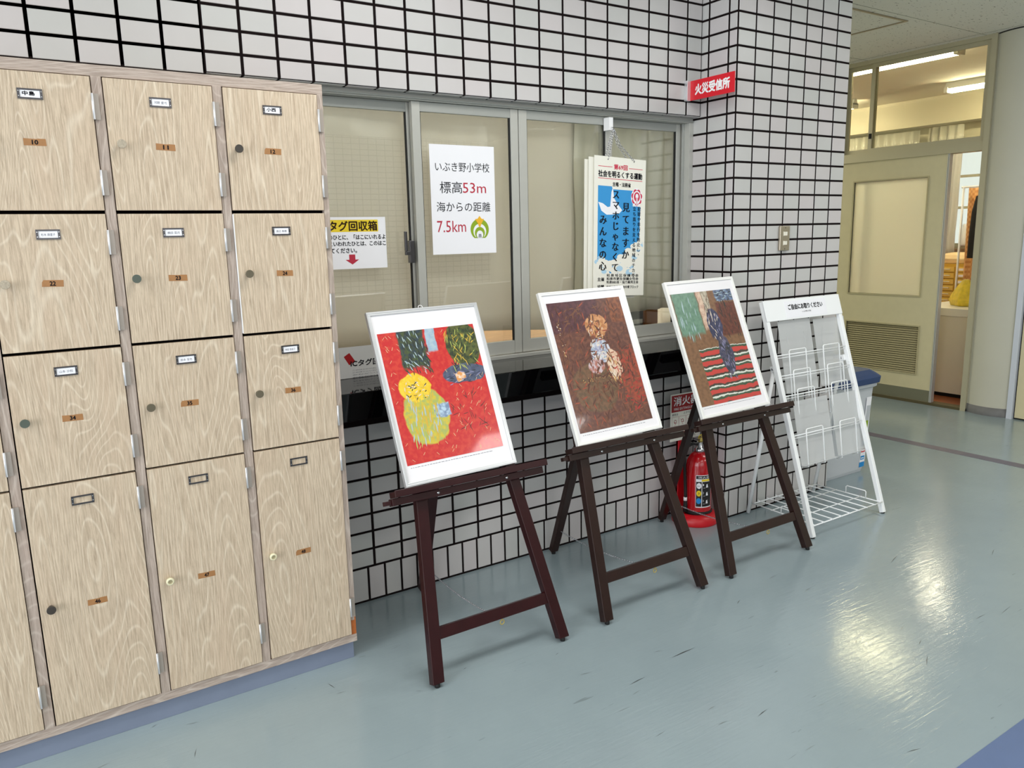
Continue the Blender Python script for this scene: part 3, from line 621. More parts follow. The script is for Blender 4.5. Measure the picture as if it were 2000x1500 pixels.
chain_links(mb, [p1, (2.148, 0.0, 1.785), (2.160, 0.003, 1.838)], 0.0011, 0.013, 0.008); chain_links(mb, [p2, (2.195, 0.0, 1.775), (2.163, 0.003, 1.838)], 0.0011, 0.013, 0.008)
chain_links(mb, [Vector(p1) + Vector((-.012, .006, 0.002)), (2.140, 0.006, 1.79), (2.158, 0.008, 1.838)], 0.0010, 0.012, 0.008); chain_links(mb, [Vector(p2) + Vector((-.028, .006, 0.0)), (2.182, 0.006, 1.780), (2.163, 0.008, 1.838)], 0.0010, 0.012, 0.008)
mb.build('chain', category='chain', label='silver link chain from the white hook to the hanging boards')

# ---------------------------------------------------------------- locker cabinet
LX, LY = 0.0, -0.370
cab = thing('locker_cabinet', 'pale wood grain locker cabinet with numbered doors on a grey blue plinth', 'locker cabinet', (0.715, LY, 0))
def lx(x): return x - 0.715
mb = MB()
XL = -0.488
mb.box((lx(XL), 0.004, 1.817), (0, 0.362, 1.845), 'frame_wood_flat'); mb.build('top_panel', cab, bevel=0.0008)
mb = MB(); mb.box((lx(XL), 0.004, 0.062), (0, 0.362, 0.089), 'frame_wood_flat'); mb.build('bottom_panel', cab, bevel=0.0008)
mb = MB()
for xr in (0.425, 0.128, -0.170): mb.box((lx(xr - .0245), 0.0035, 0.0885), (lx(xr), 0.360, 1.8175), 'frame_wood')
mb.box((lx(0.6975), 0.0035, 0.150), (-.0005, 0.362, 1.8175), 'frame_wood'); mb.box((lx(XL), 0.0035, 0.0885), (lx(XL + .022), 0.362, 1.8175), 'frame_wood')
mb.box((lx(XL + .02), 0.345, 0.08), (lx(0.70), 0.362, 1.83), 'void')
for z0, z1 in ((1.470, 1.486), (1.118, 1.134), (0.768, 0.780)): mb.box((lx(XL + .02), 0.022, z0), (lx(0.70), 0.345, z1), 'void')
mb.build('upright_panels', cab, bevel=0.0008)
mb = MB(); mb.box((lx(0.6975), 0.004, 0.0885), (-.001, 0.3, 0.150), 'orange_core'); mb.box((lx(0.698), 0.0036, 0.140), (lx(0.709), 0.0045, 0.152), 'frame_wood')
mb.build('exposed_corner', cab, bevel=0.002, label='chipped orange corner')
mb = MB(); mb.box((lx(XL), 0.015, 0), (lx(0.705), 0.35, 0.062), 'plinth_blue'); mb.build('plinth', cab, bevel=0.001, label='grey blue plinth')
rows = [(1.4825, 1.8145), (1.1295, 1.4735), (0.7765, 1.1215), (0.0925, 0.7705)]
knobz = [1.650, 1.303, 0.950, 0.437]; tapez = [1.648, 1.300, 0.946, 0.424]; labz = [1.762, 1.423, 1.072, 0.720]
numbers = [['12', '24', '36', '48'], ['11', '23', '35', '47'], ['10', '22', '34', '46'], ['9', '21', '33', '45']]
names_ = [['小西', '渡辺 美穂', '柳田 智絵子', ''], ['河野 愛弓', '横田 菜月', '岩本 宝也', ''], ['中島', '杉木 麻里子', '山本 沙和', ''], ['', '', '', '']]
kn = [['knob_dark', 'knob_olive', 'knob_olive', 'knob_ivory'], ['knob_beige', 'knob_green', 'knob_olive', 'knob_ivory'], ['knob_beige', 'knob_beige', 'knob_green', 'knob_dark'], ['knob_olive'] * 4]
for c in range(4):
    x0, x1 = 0.4275 - .2972 * c, 0.6955 - .2972 * c
    for r in range(4):
        z0, z1 = rows[r]
        mb = MB(); w = x1 - x0; h = z1 - z0
        mb.box((0, 0, 0), (w, 0.018, h), 'door_wood')
        d = mb.build('door', cab, bevel=0.0008); d.location = (lx(x0), -0.001, z0)
        f0 = F((0, 0, 0), (1, 0, 0), (0, 0, 1))
        k = MB(); kz = knobz[r] - z0; km = kn[c][r]
        if km == 'knob_ivory': k.lathe((0.026, 0, kz), (0, -1, 0), [(0.006, 0), (0.006, 0.010), (0.0105, 0.014), (0.0115, 0.020), (0.0095, 0.024), (0.0065, 0.024), (0.0045, 0.021)], km, 20, mats=[km] * 5 + ['ivory_hollow'] * 2)
        else: k.lathe((0.026, 0, kz), (0, -1, 0), [(0.006, 0), (0.006, 0.012), (0.0105, 0.015), (0.0115, 0.022), (0.0108, 0.0245)], km, 20)
        k.build('knob', d)
        t = MB(); tz = tapez[r] - z0; tx = 0.132 + random.uniform(-.006, .006); an = random.uniform(-.05, .02)
        ft = F((tx, -.0004, tz), (math.cos(an), 0, math.sin(an)), (-math.sin(an), 0, math.cos(an)))
        wv = [(-.0245, -.0085), (.0245, -.0085), (.0235, .0085), (.006, .0085), (.003, .0075), (-.0245, .0085)] if (c + r) % 3 else [(-.0245, -.0085), (.0240, -.0085), (.0245, .0085), (-.020, .0085), (-.0235, .003)]
        t.shape(ft, wv, 0, 'tape_brown'); t.text(numbers[c][r], ft, 0, -.0055, 0.0065 * len(numbers[c][r]), 'ink', align='C', h=0.0105, bold=0.0005, d=.0004)
        t.build('number_tape', d, label='brown tape with a handwritten number')
        hd = MB(); hz = labz[r] - z0; fh = F((0.133, 0, hz), (1, 0, 0), (0, 0, 1))
        for a, b in (((-.027, -.0125, 0), (.027, -.0085, .0025)), ((-.027, .0085, 0), (.027, .0125, .0022)), ((-.027, -.0085, 0), (-.0215, .0085, .003)), ((.0215, -.0085, 0), (.027, .0085, .0022))):
            hd.box(a, b, 'dark_metal', fh)
        for sx_ in (-.0242, .0242): hd.lathe(fh.p(sx_, .006, .002), (0, -1, 0), [(.0014, 0), (.0012, .0012)], 'chrome', 8); hd.lathe(fh.p(sx_, -.006, .002), (0, -1, 0), [(.0014, 0), (.0012, .0012)], 'chrome', 8)
        if r < 3:
            hd.box((-.022, -.009, 0.0003), (.022, .009, .0012), 'paper', fh)
            nm = names_[c][r]
            if nm: hd.text(nm, fh, 0 if len(nm) > 2 else -.003, -.004, .031 if len(nm) > 2 else .026, 'ink_pale' if len(nm) > 2 else 'ink', align='C', h=.007 if len(nm) > 2 else .010, d=.0015, bold=0.0 if len(nm) > 2 else .0004)
        if (c, r) == (0, 1): eb = MB(); eb.box((-.0024, -.001, .002), (.0, .004, h - .002), 'white'); eb.build('edge_band', d, label='white edge band')
        hd.build('name_holder', d, label='metal name card holder' if r < 3 else 'empty metal name card holder')
        for q, (za, zb) in enumerate(((h - .105, h - .041), (.038 if r < 3 else .065, .102 if r < 3 else .129))):
            g = MB(); g.tube([(w + .001, -.003, za), (w + .001, -.003, zb)], .0032, 'satin_metal', 10); g.box((w + .0015, -.0008, za), (w + .0155, .0005, zb), 'hinge_plate')
            g.box((w + .0005, -.0062, za), (w + .0025, -.0058, zb), 'satin_metal')
            g.build('hinge', d)

# ---------------------------------------------------------------- easels and pictures
TA = math.radians(20)
def make_easel(x, top_dx, wood, label, ledge_s=0.0, slide=0.0, foot=-.025):
    t = thing('easel', label, 'easel', (x, -0.70, 0), group='folding easels along the tiled wall')
    e = F((0, 0, 0), (1, 0, 0), (0, math.sin(TA), math.cos(TA)))       # n points to the viewer
    f0 = 0.018
    for sgn in (-1, 1):
        mb = MB(); b0, t0 = sgn * 0.247, sgn * 0.131 + top_dx * 1.7
        c = []
        for u, s_ in ((b0, f0), (t0, 1.03)):
            for du, dd in ((-.0205, -.030), (.0205, -.030), (.0205, 0), (-.0205, 0)): c.append(e.p(u + du, s_, dd))
        mb.hexa(c, wood); lg = mb.build('leg', t, bevel=0.0022)
        mb = MB(); mb.lathe(e.p(b0, 0.0165, -.014) * 1.0, (0, 0, -1), [(0.008, -.004), (0.009, .010), (0.008, e.p(b0, 0.0165, -.014).z)], 'black_rubber', 14); mb.build('rubber_foot', lg, label='black rubber foot')
    mb = MB(); mb.box((-.226 + top_dx * .2, .146, -.026), (.226 + top_dx * .2, .184, -.004), wood, e); cb = mb.build('crossbar', t, bevel=0.0018)
    L = 0.602 + ledge_s; sl = slide
    mb = MB()
    mb.box((-.297 + sl, L - .013, 0.0), (.287 + sl, L + .0105, 0.030), wood, e)
    mb.build('ledge_rail', t, bevel=0.0018)
    mb = MB(); mb.box((-.290 + sl, L + .0115, 0.0), (.300 + sl, L + .031, 0.0445), wood, e); mb.box((-.290 + sl, L + .0115, 0.0445), (.300 + sl, L + .0345, 0.048), wood, e)
    mb.build('picture_ledge', t, bevel=0.0018)
    mb = MB(); mb.box((-.320 + sl, L - .008, .004), (-.297 + sl, L + .006, .022), wood, e); mb.build('slide_stub', t, bevel=0.001)
    for su in (-.133, .133):
        mb = MB(); mb.lathe(e.p(su, L - .001, .0298), e.n, [(.0050, 0), (.0048, .0016), (.002, .0026)], 'chrome', 14); mb.build('screw', t)
    mb = MB(); mb.box((-.122 + top_dx, .88, -.052), (.122 + top_dx, .915, -.031), wood, e); mb.build('hinge_rail', t, bevel=0.0015)
    hp = e.p(-.012, .895, -.07); ft_ = Vector((foot, .655, .0))
    mb = MB(); d_ = (hp - ft_).normalized(); mb.bar(ft_ + d_ * .016, hp, .036, .024, wood, w2=.046); rl = mb.build('rear_leg', t, bevel=0.0018)
    mb = MB(); mb.lathe(ft_ + d_ * .018, (0, 0, -1), [(.009, 0), (.009, .017)], 'black_rubber', 12); mb.build('rubber_foot', rl, label='black rubber foot')
    # safety chain from the rear leg to the crossbar
    a = ft_ + d_ * .125 + Vector((.004, -.014, 0)); b = e.p(0.02, .150, -.028)
    mb = MB(); n = 9; pts = [a.lerp(b, i / n) - Vector((0, 0, .045 * 4 * (i / n) * (1 - i / n) * .45)) for i in range(n + 1)]
    chain_links(mb, pts, 0.0009, 0.0085, 0.005); mb.build('chain', t, label='thin silver chain')
    c0 = e.p(0.025, .134, -.014)
    mb = MB(); mb.tube([c0 + Vector((.008 * math.cos(q), 0, .008 * math.sin(q))) for q in [2 * PI * j / 14 for j in range(14)]], .0018, 'brass', 6, closed=True); mb.tube([c0 + Vector((0, 0, .006)), c0 + Vector((0, 0, .014))], .0014, 'brass', 6)
    mb.build('screw_eye', cb)
    return t
make_easel(1.0975, 0.0, 'easel_wood', 'dark red wooden easel holding the red picture, nearest the lockers', .001, 0.0, .025)
make_easel(1.794, -0.018, 'easel_wood_brown', 'dark brown wooden easel holding the brown picture, between the other two', .020, 0.012)
make_easel(2.4535, -0.008, 'easel_wood_brown', 'dark brown wooden easel holding the striped picture, beside the brochure rack', .025, .022)

PA = math.radians(22.5)
for nm_, c_ in (('dab_green', (74, 94, 48)), ('dab_dark', (38, 44, 40)), ('dab_pale', (170, 190, 196)), ('dab_ochre', (206, 172, 60)), ('dab_red', (176, 40, 40)), ('dab_brown', (86, 48, 38)), ('dab_umber', (112, 70, 48)),
                ('dab_rust', (150, 72, 50)), ('dab_cream', (222, 206, 186)), ('dab_navy', (50, 54, 82)), ('dab_lilac', (140, 138, 170)), ('dab_gold', (196, 150, 90)), ('dab_sage', (108, 144, 122)), ('dab_lime', (176, 184, 90))): plain(nm_, c_, 0.35, coat=.3)
STROKES = {
 'art_red': [(.12, .37, .05, .075, 110, .013, .0016, 1.9, .6, ['dab_green', 'dab_dark', 'dab_dark', 'dab_pale']), (.30, .36, .055, .07, 110, .014, .0015, 1.4, 1.0, ['dab_green', 'dab_lime', 'dab_dark', 'dab_ochre']),
             (.10, .14, .06, .08, 90, .02, .0022, 1.5, .25, ['dab_ochre', 'dab_lime', 'dab_pale', 'dab_ochre']), (.09, .24, .04, .03, 40, .008, .0018, .4, 1.2, ['dab_ochre', 'dab_cream', 'dab_dark']),
             (.28, .26, .07, .02, 30, .012, .0015, .1, .4, ['dab_dark', 'dab_navy', 'dab_lilac']), (.27, .14, .06, .07, 30, .018, .0011, 1.2, 1.2, ['dab_brown', 'dab_dark'])],
 'art_brown': [(.18, .25, .17, .24, 420, .016, .0028, 1.1, 1.1, ['dab_brown', 'dab_umber', 'dab_rust', 'dab_brown', 'dab_umber']), (.30, .17, .06, .12, 90, .012, .0022, .5, 1.2, ['dab_rust', 'dab_red', 'dab_umber']),
               (.20, .38, .035, .04, 60, .010, .0020, 1.4, .6, ['dab_gold', 'dab_cream', 'dab_rust']), (.19, .30, .04, .035, 60, .010, .0022, .6, 1.2, ['dab_lilac', 'dab_cream', 'dab_pale']), (.24, .22, .02, .06, 40, .013, .0022, 1.8, .3, ['dab_cream', 'dab_gold']),
               (.03, .36, .008, .07, 30, .003, .0015, .3, 1.5, ['dab_gold', 'dab_cream']), (.15, .19, .08, .01, 26, .003, .0018, .3, 1.5, ['dab_gold'])],
 'art_green': [(.07, .38, .05, .09, 60, .020, .0020, 1.57, .15, ['dab_sage', 'dab_sage', 'dab_pale']), (.20, .42, .02, .06, 40, .016, .0014, 1.5, .2, ['dab_cream', 'dab_brown', 'dab_dark']), (.31, .36, .05, .08, 60, .014, .0020, 1.8, .3, ['dab_brown', 'dab_umber', 'dab_dark']),
               (.21, .33, .035, .06, 70, .012, .0020, 1.6, .6, ['dab_navy', 'dab_lilac', 'dab_navy', 'dab_cream']), (.235, .18, .03, .08, 70, .014, .0022, 1.8, .5, ['dab_navy', 'dab_dark', 'dab_lilac']), (.32, .47, .05, .03, 40, .012, .0018, .1, .4, ['dab_pale', 'dab_navy', 'dab_dark'])]}
def make_picture(x, y, z, w, h, roll, art, rect, fmat, label, loop=None):
    t = thing('framed_picture', label, 'picture', (x, y, z), group='framed pictures on the easels')
    e = F((0, 0, 0), (math.cos(roll), -math.sin(roll) * 0, math.sin(roll)), (0, 0, 1))
    ux = Vector((math.cos(roll), math.sin(roll) * math.sin(PA), math.sin(roll) * math.cos(PA))); uy = Vector((-math.sin(roll), math.cos(roll) * math.sin(PA), math.cos(roll) * math.cos(PA)))
    e.x = ux; e.y = uy; e.n = ux.cross(uy); b = .0125; d = .016
    mb = MB()
    for a, c in (((0, 0, -d), (w, b, 0)), ((0, h - b, -d), (w, h, 0)), ((0, b, -d), (b, h - b, 0)), ((w - b, b, -d), (w, h - b, 0))): mb.box(a, c, fmat, e)
    for a, c in (((.003, .003, 0), (w - .003, .006, .0012)), ((.003, h - .006, 0), (w - .003, h - .003, .0012)), ((.003, .006, 0), (.006, h - .006, .0012)), ((w - .006, .006, 0), (w - .003, h - .006, .0012))): mb.box(a, c, fmat, e)
    mb.build('frame', t, bevel=0.001)
    mb = MB(); mb.box((b * .8, b * .8, -.012), (w - b * .8, h - b * .8, -.005), 'mat_board', e)
    u0, u1, v0, v1 = rect
    random.seed(int(x * 100))                      # a line of tiny caption marks under the print, too small to read
    uu = u0 + .01
    while uu < u1 - .05:
        l_ = random.uniform(.003, .012); mb.rect(e, uu, uu + l_, v0 - .010, v0 - .0085, -.0046, 'ink_pale'); uu += l_ + random.uniform(.002, .004)
    mb.build('mat', t, label='white mat board')
    mb = MB(); mb.add([(0, 0, 0), (u1 - u0, 0, 0), (u1 - u0, v1 - v0, 0), (0, v1 - v0, 0), (0, 0, .0006), (u1 - u0, 0, .0006), (u1 - u0, v1 - v0, .0006), (0, v1 - v0, .0006)], [(0, 3, 2, 1), (4, 5, 6, 7), (0, 1, 5, 4), (1, 2, 6, 5), (2, 3, 7, 6), (3, 0, 4, 7)], art)
    f1 = F((0, 0, .0006), (1, 0, 0), (0, 1, 0))
    W_, H_ = u1 - u0, v1 - v0
    for cx, cy, rx, ry, n_, L_, wd, q0, dq, cols in STROKES[art]:
        for k in range(n_):
            a = cx + rx * random.uniform(-1, 1); b_ = cy + ry * random.uniform(-1, 1); q = q0 + dq * random.uniform(-1, 1); l_ = L_ * random.uniform(.6, 1.2)
            dx, dy = math.cos(q) * l_, math.sin(q) * l_; nx, ny = -math.sin(q) * wd, math.cos(q) * wd
            pts = [(a - dx, b_ - dy), (a - dx * .3 + nx, b_ - dy * .3 + ny), (a + dx * .5 + nx * .8, b_ + dy * .5 + ny * .8), (a + dx, b_ + dy), (a + dx * .4 - nx, b_ + dy * .4 - ny), (a - dx * .4 - nx * .8, b_ - dy * .4 - ny * .8)]
            mb.shape(f1, [(min(max(p, .001), W_ - .001), min(max(r_, .001), H_ - .001)) for p, r_ in pts], .0001 + .0000015 * k, random.choice(cols))
    if art == 'art_red':
        f1 = F((0, 0, .0006), (1, 0, 0), (0, 1, 0))
        for k in range(150):
            a, b_ = random.uniform(.01, u1 - u0 - .01), random.uniform(.01, v1 - v0 - .01)
            if .065 < a < .22 and b_ > .30 or (a - .11) ** 2 + (b_ - .16) ** 2 < .0105 or (a - .30) ** 2 + (b_ - .36) ** 2 < .0075: continue
            q = random.choice((.9, 2.2)) + random.uniform(-.25, .25); L_ = .006; mb.shape(f1, [(a - L_ * math.cos(q) - .0008, b_ - L_ * math.sin(q)), (a - L_ * math.cos(q) + .0008, b_ - L_ * math.sin(q)), (a + L_ * math.cos(q) + .0008, b_ + L_ * math.sin(q)), (a + L_ * math.cos(q) - .0008, b_ + L_ * math.sin(q))], .0003, 'plush_tan')
    o = mb.build('print', t)
    M = Matrix(((e.x.x, e.y.x, e.n.x), (e.x.y, e.y.y, e.n.y), (e.x.z, e.y.z, e.n.z))).to_4x4(); M.translation = e.p(u0, v0, -.0048); o.matrix_local = M
    if loop:
        c0 = e.p(loop, h + .004, -.010); mb = MB(); mb.tube([c0 + e.x * (.008 * math.cos(q)) + e.y * (.007 * math.sin(q)) for q in [2 * PI * j / 16 for j in range(16)]], .0012, 'white', 6, closed=True); mb.build('hanging_loop', t)
    return t
RL = math.radians(1.0)
make_picture(0.852, -.522, .614, .424, .588, RL, 'art_red', (.022, .389, .067, .512), 'frame_silver', 'silver framed picture with a red ground and yellow and green patches', loop=.205)
make_picture(1.549, -.517, .630, .424, .596, RL, 'art_brown', (.026, .390, .045, .552), 'frame_white', 'white framed picture in brown and maroon tones')
make_picture(2.201, -.515, .635, .424, .598, RL, 'art_green', (.017, .390, .050, .543), 'frame_white', 'white framed picture with a green field and red and white stripes')

# ---------------------------------------------------------------- brochure rack
RA = math.radians(17.5)
rk = thing('brochure_rack', 'white wire brochure rack with frosted pockets beside the tiled pillar', 'brochure rack', (3.108, -0.42, 0))
ro = Vector((3.108, -0.42, 0)); e = F(Vector((2.83, -.627, 0)) - ro, (1, 0, 0), (0, math.sin(RA), math.cos(RA)))
for u, s0 in ((0.0, 'l'), (.555, 'r')):
    mb = MB(); c = []
    for s_ in (.008, 1.118):
        for du, dd in ((-.0115, -.022), (.0115, -.022), (.0115, 0), (-.0115, 0)): c.append(e.p(u + du, s_, dd))
    mb.hexa(c, 'white_paint'); po = mb.build('front_post', rk, bevel=0.002); mb = MB(); mb.lathe(e.p(u, .010, -.011), (0, 0, -1), [(.009, 0), (.010, .006)], 'black_rubber', 12); mb.build('rubber_foot', po)
for u, xr in ((0.012, 2.853), (.543, 3.370)):
    a = Vector((xr, -.224, .0)) - ro; b = e.p(u, .80, -.035); d_ = (b - a).normalized()
    mb = MB(); mb.tube([a + d_ * .006, b + d_ * .012], .0095, 'white_paint', 12); rl = mb.build('rear_leg', rk)
    mb = MB(); mb.box((u - .011, .785, -.048), (u + .011, .815, -.020), 'white_paint', e); mb.lathe(e.p(u - .012, .80, -.036), (-1, 0, 0), [(.006, 0), (.005, .003)], 'chrome', 12); mb.build('pivot_bracket', rk, bevel=.002)
mb = MB(); mb.box((-.0115, 1.020, -.004), (.567, 1.120, .003), 'white_paint', e)
mb.build('header_panel', rk, bevel=.001)
mb = MB(); mb.box((.134, 1.027, .003), (.447, 1.108, .0038), 'paper', e)
mb.text('ご自由にお取りください', e, .288, 1.066, .262, 'ink', align='C', h=.026, d=.0044, bold=.0011); mb.text('いぶき野小学校', e, .288, 1.048, .068, 'ink', align='C', h=.008, d=.0044)
mb.build('notice_sheet', rk, label='white sheet with black writing')
for s_ in (.857, .760, .664, .477):
    mb = MB(); mb.tube([e.p(.0, s_, -.006), e.p(.555, s_ - .002, -.006)], .0026, 'white_paint', 8); mb.tube([e.p(.0, s_ - .012, -.012), e.p(.555, s_ - .014, -.012)], .0016, 'white_paint', 6); mb.build('cross_wire', rk)
vt = Vector((0, math.sin(math.radians(8)), math.cos(math.radians(8))))
for s_, L_ in ((.875, .235), (.778, .235), (.687, .235), (.496, .180)):
    for u0, u1 in ((.098, .223), (.357, .484)):
        a = e.p(u0, s_, .003); b = e.p(u1, s_, .003); r_ = .008
        pts = [a - vt * L_ + e.n * -.03, a - vt * L_, a - vt * r_, a - vt * r_ * .3 + Vector((r_ * .3, 0, 0)), a + Vector((r_, 0, 0)), b - Vector((r_, 0, 0)), b - vt * r_ * .3 - Vector((r_ * .3, 0, 0)), b - vt * r_, b - vt * L_, b - vt * L_ + e.n * -.03]
        mb = MB(); mb.tube(pts, .0028, 'white_paint', 8); mb.build('pocket_wire', rk)
def plate(u0, u1, s_top, H, off, window=False):
    a = e.p(u0, s_top, off); vt2 = Vector((0, math.sin(math.radians(12)), math.cos(math.radians(12)))); fr = F(a, (1, 0, 0), vt2); mb = MB()
    mb.box((0, -H, -.002), (u1 - u0, 0, 0), 'frosted_plastic', fr)
    if window:
        w_ = u1 - u0
        for q in ((.055, w_ - .055, -.062, -.059), (.055, .058, -.30, -.062), (w_ - .058, w_ - .055, -.30, -.062)): mb.box((q[0], q[2], 0), (q[1], q[3], .001), 'frosted_plastic', fr)
    mb.box((0, -H, -.002), (u1 - u0, -H + .002, .020), 'frosted_plastic', fr)
    mb.build('pocket_plate', rk, label='frosted plastic pocket back')
plate(.082, .322, 1.018, .345, -.014, True); plate(.352, .600, 1.010, .33, -.018, True)
plate(.062, .318, .633, .305, -.008); plate(.345, .578, .628, .300, -.008)
mb = MB(); zs = .058
def Q(x, y, z=zs): return Vector((x, y, z)) - ro
mb.tube([Q(2.838, -.612), Q(3.378, -.612)], .0032, 'white_paint', 8); mb.tube([Q(2.86, -.250), Q(3.362, -.250)], .0032, 'white_paint', 8)
mb.tube([Q(2.838, -.500), Q(3.378, -.500)], .0024, 'white_paint', 6); mb.tube([Q(2.85, -.365), Q(3.37, -.365)], .0024, 'white_paint', 6)
mb.tube([Q(2.845, -.612), Q(2.862, -.235)], .0032, 'white_paint', 8); mb.tube([Q(3.371, -.612), Q(3.360, -.235)], .0032, 'white_paint', 8)
for k in range(7):
    x = 2.905 + k * .0665; mb.tube([Q(x, -.622, zs + .004), Q(x, -.246, zs + .004), Q(x, -.240, zs + .006)], .0026, 'white_paint', 8)
for x in (2.852, 3.366):
    mb.tube([Q(x, -.53, zs), Q(x, -.53, zs + .033), Q(x, -.525, zs + .038), Q(x, -.425, zs + .038), Q(x, -.42, zs + .033), Q(x, -.42, zs)], .0028, 'white_paint', 8)
mb.build('bottom_shelf', rk)

# ---------------------------------------------------------------- fire extinguisher and stand
st = thing('extinguisher_stand', 'red round fire extinguisher stand with an upright sign plate', 'stand', (2.575, -0.128, 0))
mb = MB(); mb.lathe((0, 0, 0), (0, 0, 1), [(.110, 0), (.112, .006), (.110, .030), (.100, .044), (.082, .050), (.070, .050), (.066, .040), (.02, .038)], 'stand_red', 40); mb.build('base', st)
mb = MB(); mb.box((-.052, .070, .010), (-.004, .084, .560), 'stand_red'); mb.box((-.052, .066, .010), (-.047, .084, .56), 'stand_red'); mb.box((-.009, .066, .010), (-.004, .084, .56), 'stand_red'); mb.build('upright', st, bevel=.002)
mb = MB(); fs2 = F((-.114, .062, .632), (1, 0, 0), (0, 0, 1)); mb.box((0, -.232, -.002), (.205, 0, 0), 'paper_cream', fs2)
mb.rect(fs2, .006, .199, -.088, -.006, .0003, 'dark_red'); mb.text('消火器', fs2, .1025, -.058, .165, 'white', align='C', h=.044, bold=.0010, d=.001)
mb.text('FIRE EXTINGUISHER', fs2, .1025, -.080, .160, 'white', align='C', h=.012, d=.001)
mb.text('使用法', fs2, .010, -.106, .040, 'ink', h=.011); mb.text('上から順番に', fs2, .085, -.104, .095, 'ink', h=.012)
for i in range(4):
    u = .010 + .048 * i
    for q in ((u, u + .044, -.1125, -.1115), (u, u + .044, -.185, -.184), (u, u + .001, -.185, -.112), (u + .043, u + .044, -.185, -.112)): mb.rect(fs2, *q, .0004, 'dark_red')
    random.seed(i); mb.disc(fs2, u + .022, -.135, .009, .009, .0005, 'dark_red', 14, inner=.7)
    for k in range(5): a, b = u + random.uniform(.006, .03), -.125 - random.uniform(0, .05); mb.shape(fs2, [(a, b), (a + .008, b - .006), (a + .0085, b - .0045), (a + .001, b + .0015)], .0006, 'dark_red')
mb.text('消火器の使い方', fs2, .1025, -.205, .10, 'dark_red', align='C', h=.012); mb.disc(fs2, .11, -.19, .03, .006, .0004, 'dark_red', 20, a0=PI, a1=2 * PI)
mb.text('火元にむける', fs2, .090, -.224, .08, 'ink', h=.012)
mb.build('sign_plate', st, label='red and white sign plate with extinguisher instructions')
ex = thing('fire_extinguisher', 'red fire extinguisher with a pictogram label standing on the round red stand', 'fire extinguisher', (2.590, -0.135, 0.041))
mb = MB(); mb.lathe((0, 0, 0), (0, 0, 1), [(.052, 0), (.060, .006), (.0615, .02), (.0615, .235), (.058, .262), (.048, .285), (.034, .300), (.024, .306)], 'ext_red', 40); mb.build('cylinder', ex)
mb = MB(); mb.lathe((0, 0, -.002), (0, 0, 1), [(.060, 0), (.0665, .004), (.0665, .018), (.063, .022)], 'black_rubber', 36); mb.build('base_ring', ex)
mb = MB(); mb.lathe((0, 0, .304), (0, 0, 1), [(.024, 0), (.024, .018), (.020, .022), (.016, .026), (.014, .050), (.010, .056)], 'chrome', 20); mb.build('neck_collar', ex)
# lever, facing left-front
mb = MB(); mb.bar((-.005, 0, .352), (-.062, -.020, .362), .016, .004, 'dark_metal', side=(0, 1, 0)); mb.bar((.005, 0, .362), (-.060, -.020, .385), .016, .004, 'dark_metal', side=(0, 1, 0)); mb.bar((0, 0, .350), (.03, .01, .352), .018, .014, 'black', side=(0, 1, 0)); mb.build('lever', ex, bevel=.001)
mb = MB(); mb.lathe((0.0, -.004, .356), (0, 0, 1), [(.011, 0), (.014, .010), (.010, .018), (.006, .022)], 'brass', 14); mb.tube([Vector((0, -.004, .378)) + Vector((.011 * math.cos(q), -.011 * math.sin(q) * .6, .004 + .011 * math.sin(q))) for q in [2 * PI * j / 14 for j in range(14)]], .0022, 'yellow', 6, closed=True)
mb.build('safety_pin', ex, label='yellow safety pin')
vc = Vector((-.73, -.68, 0)); vr = Vector((.68, -.73, 0))      # towards the viewer, and to the viewer's right
def around(a, r, z): return vc * (r * math.cos(a)) + vr * (r * math.sin(a)) + Vector((0, 0, z))
mb = MB(); mb.tube([(-.012, 0, .345), around(-.9, .040, .352), around(-1.1, .066, .335), around(-1.15, .076, .29), around(-1.12, .0735, .20), around(-1.05, .0715, .10), around(-1.0, .0715, .075)], .0075, 'black_rubber', 12); hz = mb.build('hose', ex, label='black hose')
mb = MB(); mb.tube([around(-1.0, .0735, .085), around(-1.0, .0735, .068)], .0092, 'white', 12); mb.tube([around(-1.0, .0735, .068), around(-.98, .074, .012)], [.0085, .012], 'black_rubber', 12); mb.build('nozzle', hz)
mb = MB(); RL_ = .0622
def cyl_patch(a0, a1, z0, z1, m, r=RL_, n=10):
    vs = []
    for i in range(n + 1):
        a = a0 + (a1 - a0) * i / n; vs += [around(a, r, z0), around(a, r, z1)]
    mb.add(vs, [(2 * i, 2 * i + 2, 2 * i + 3, 2 * i + 1) for i in range(n)], m, True)
A0, A1 = -.22, 1.15
cyl_patch(A0, A1, .042, .205, 'paper'); cyl_patch(A0 + .03, A1 - .03, .186, .202, 'label_black', RL_ + .0004)
cyl_patch(A0 + .45, A1 - .03, .174, .184, 'yellow', RL_ + .0004); cyl_patch(A0 + .5, A1 - .03, .047, .172, 'label_black', RL_ + .0004)
cyl_patch(A0 + .03, A0 + .45, .047, .172, 'label_black', RL_ + .0003)
class CF:
    def __init__(s, r): s.r = r
    def p(s, u, v, d=0.0): return around(A0 + u / RL_, s.r + d, v)
cf = CF(RL_ + .0008)
for k, m in enumerate(('paper', 'yellow', 'label_blue')): mb.disc(cf, .0155, .152 - .038 * k, .0115, .015, 0, m, 18)
for k, s_ in enumerate(('1', '2', '3')):
    mb.text(s_, cf, .034, .152 - .040 * k, .005, 'white', h=.010, d=.0004); random.seed(k + 3)
    mb.shape(cf, [(.050, .142 - .040 * k), (.062, .142 - .040 * k), (.058, .160 - .040 * k), (.068, .163 - .040 * k), (.052, .158 - .040 * k)], .0004, 'paper'); mb.rect(cf, .036, .046, .140 - .040 * k, .142 - .040 * k, .0004, 'paper_grey')
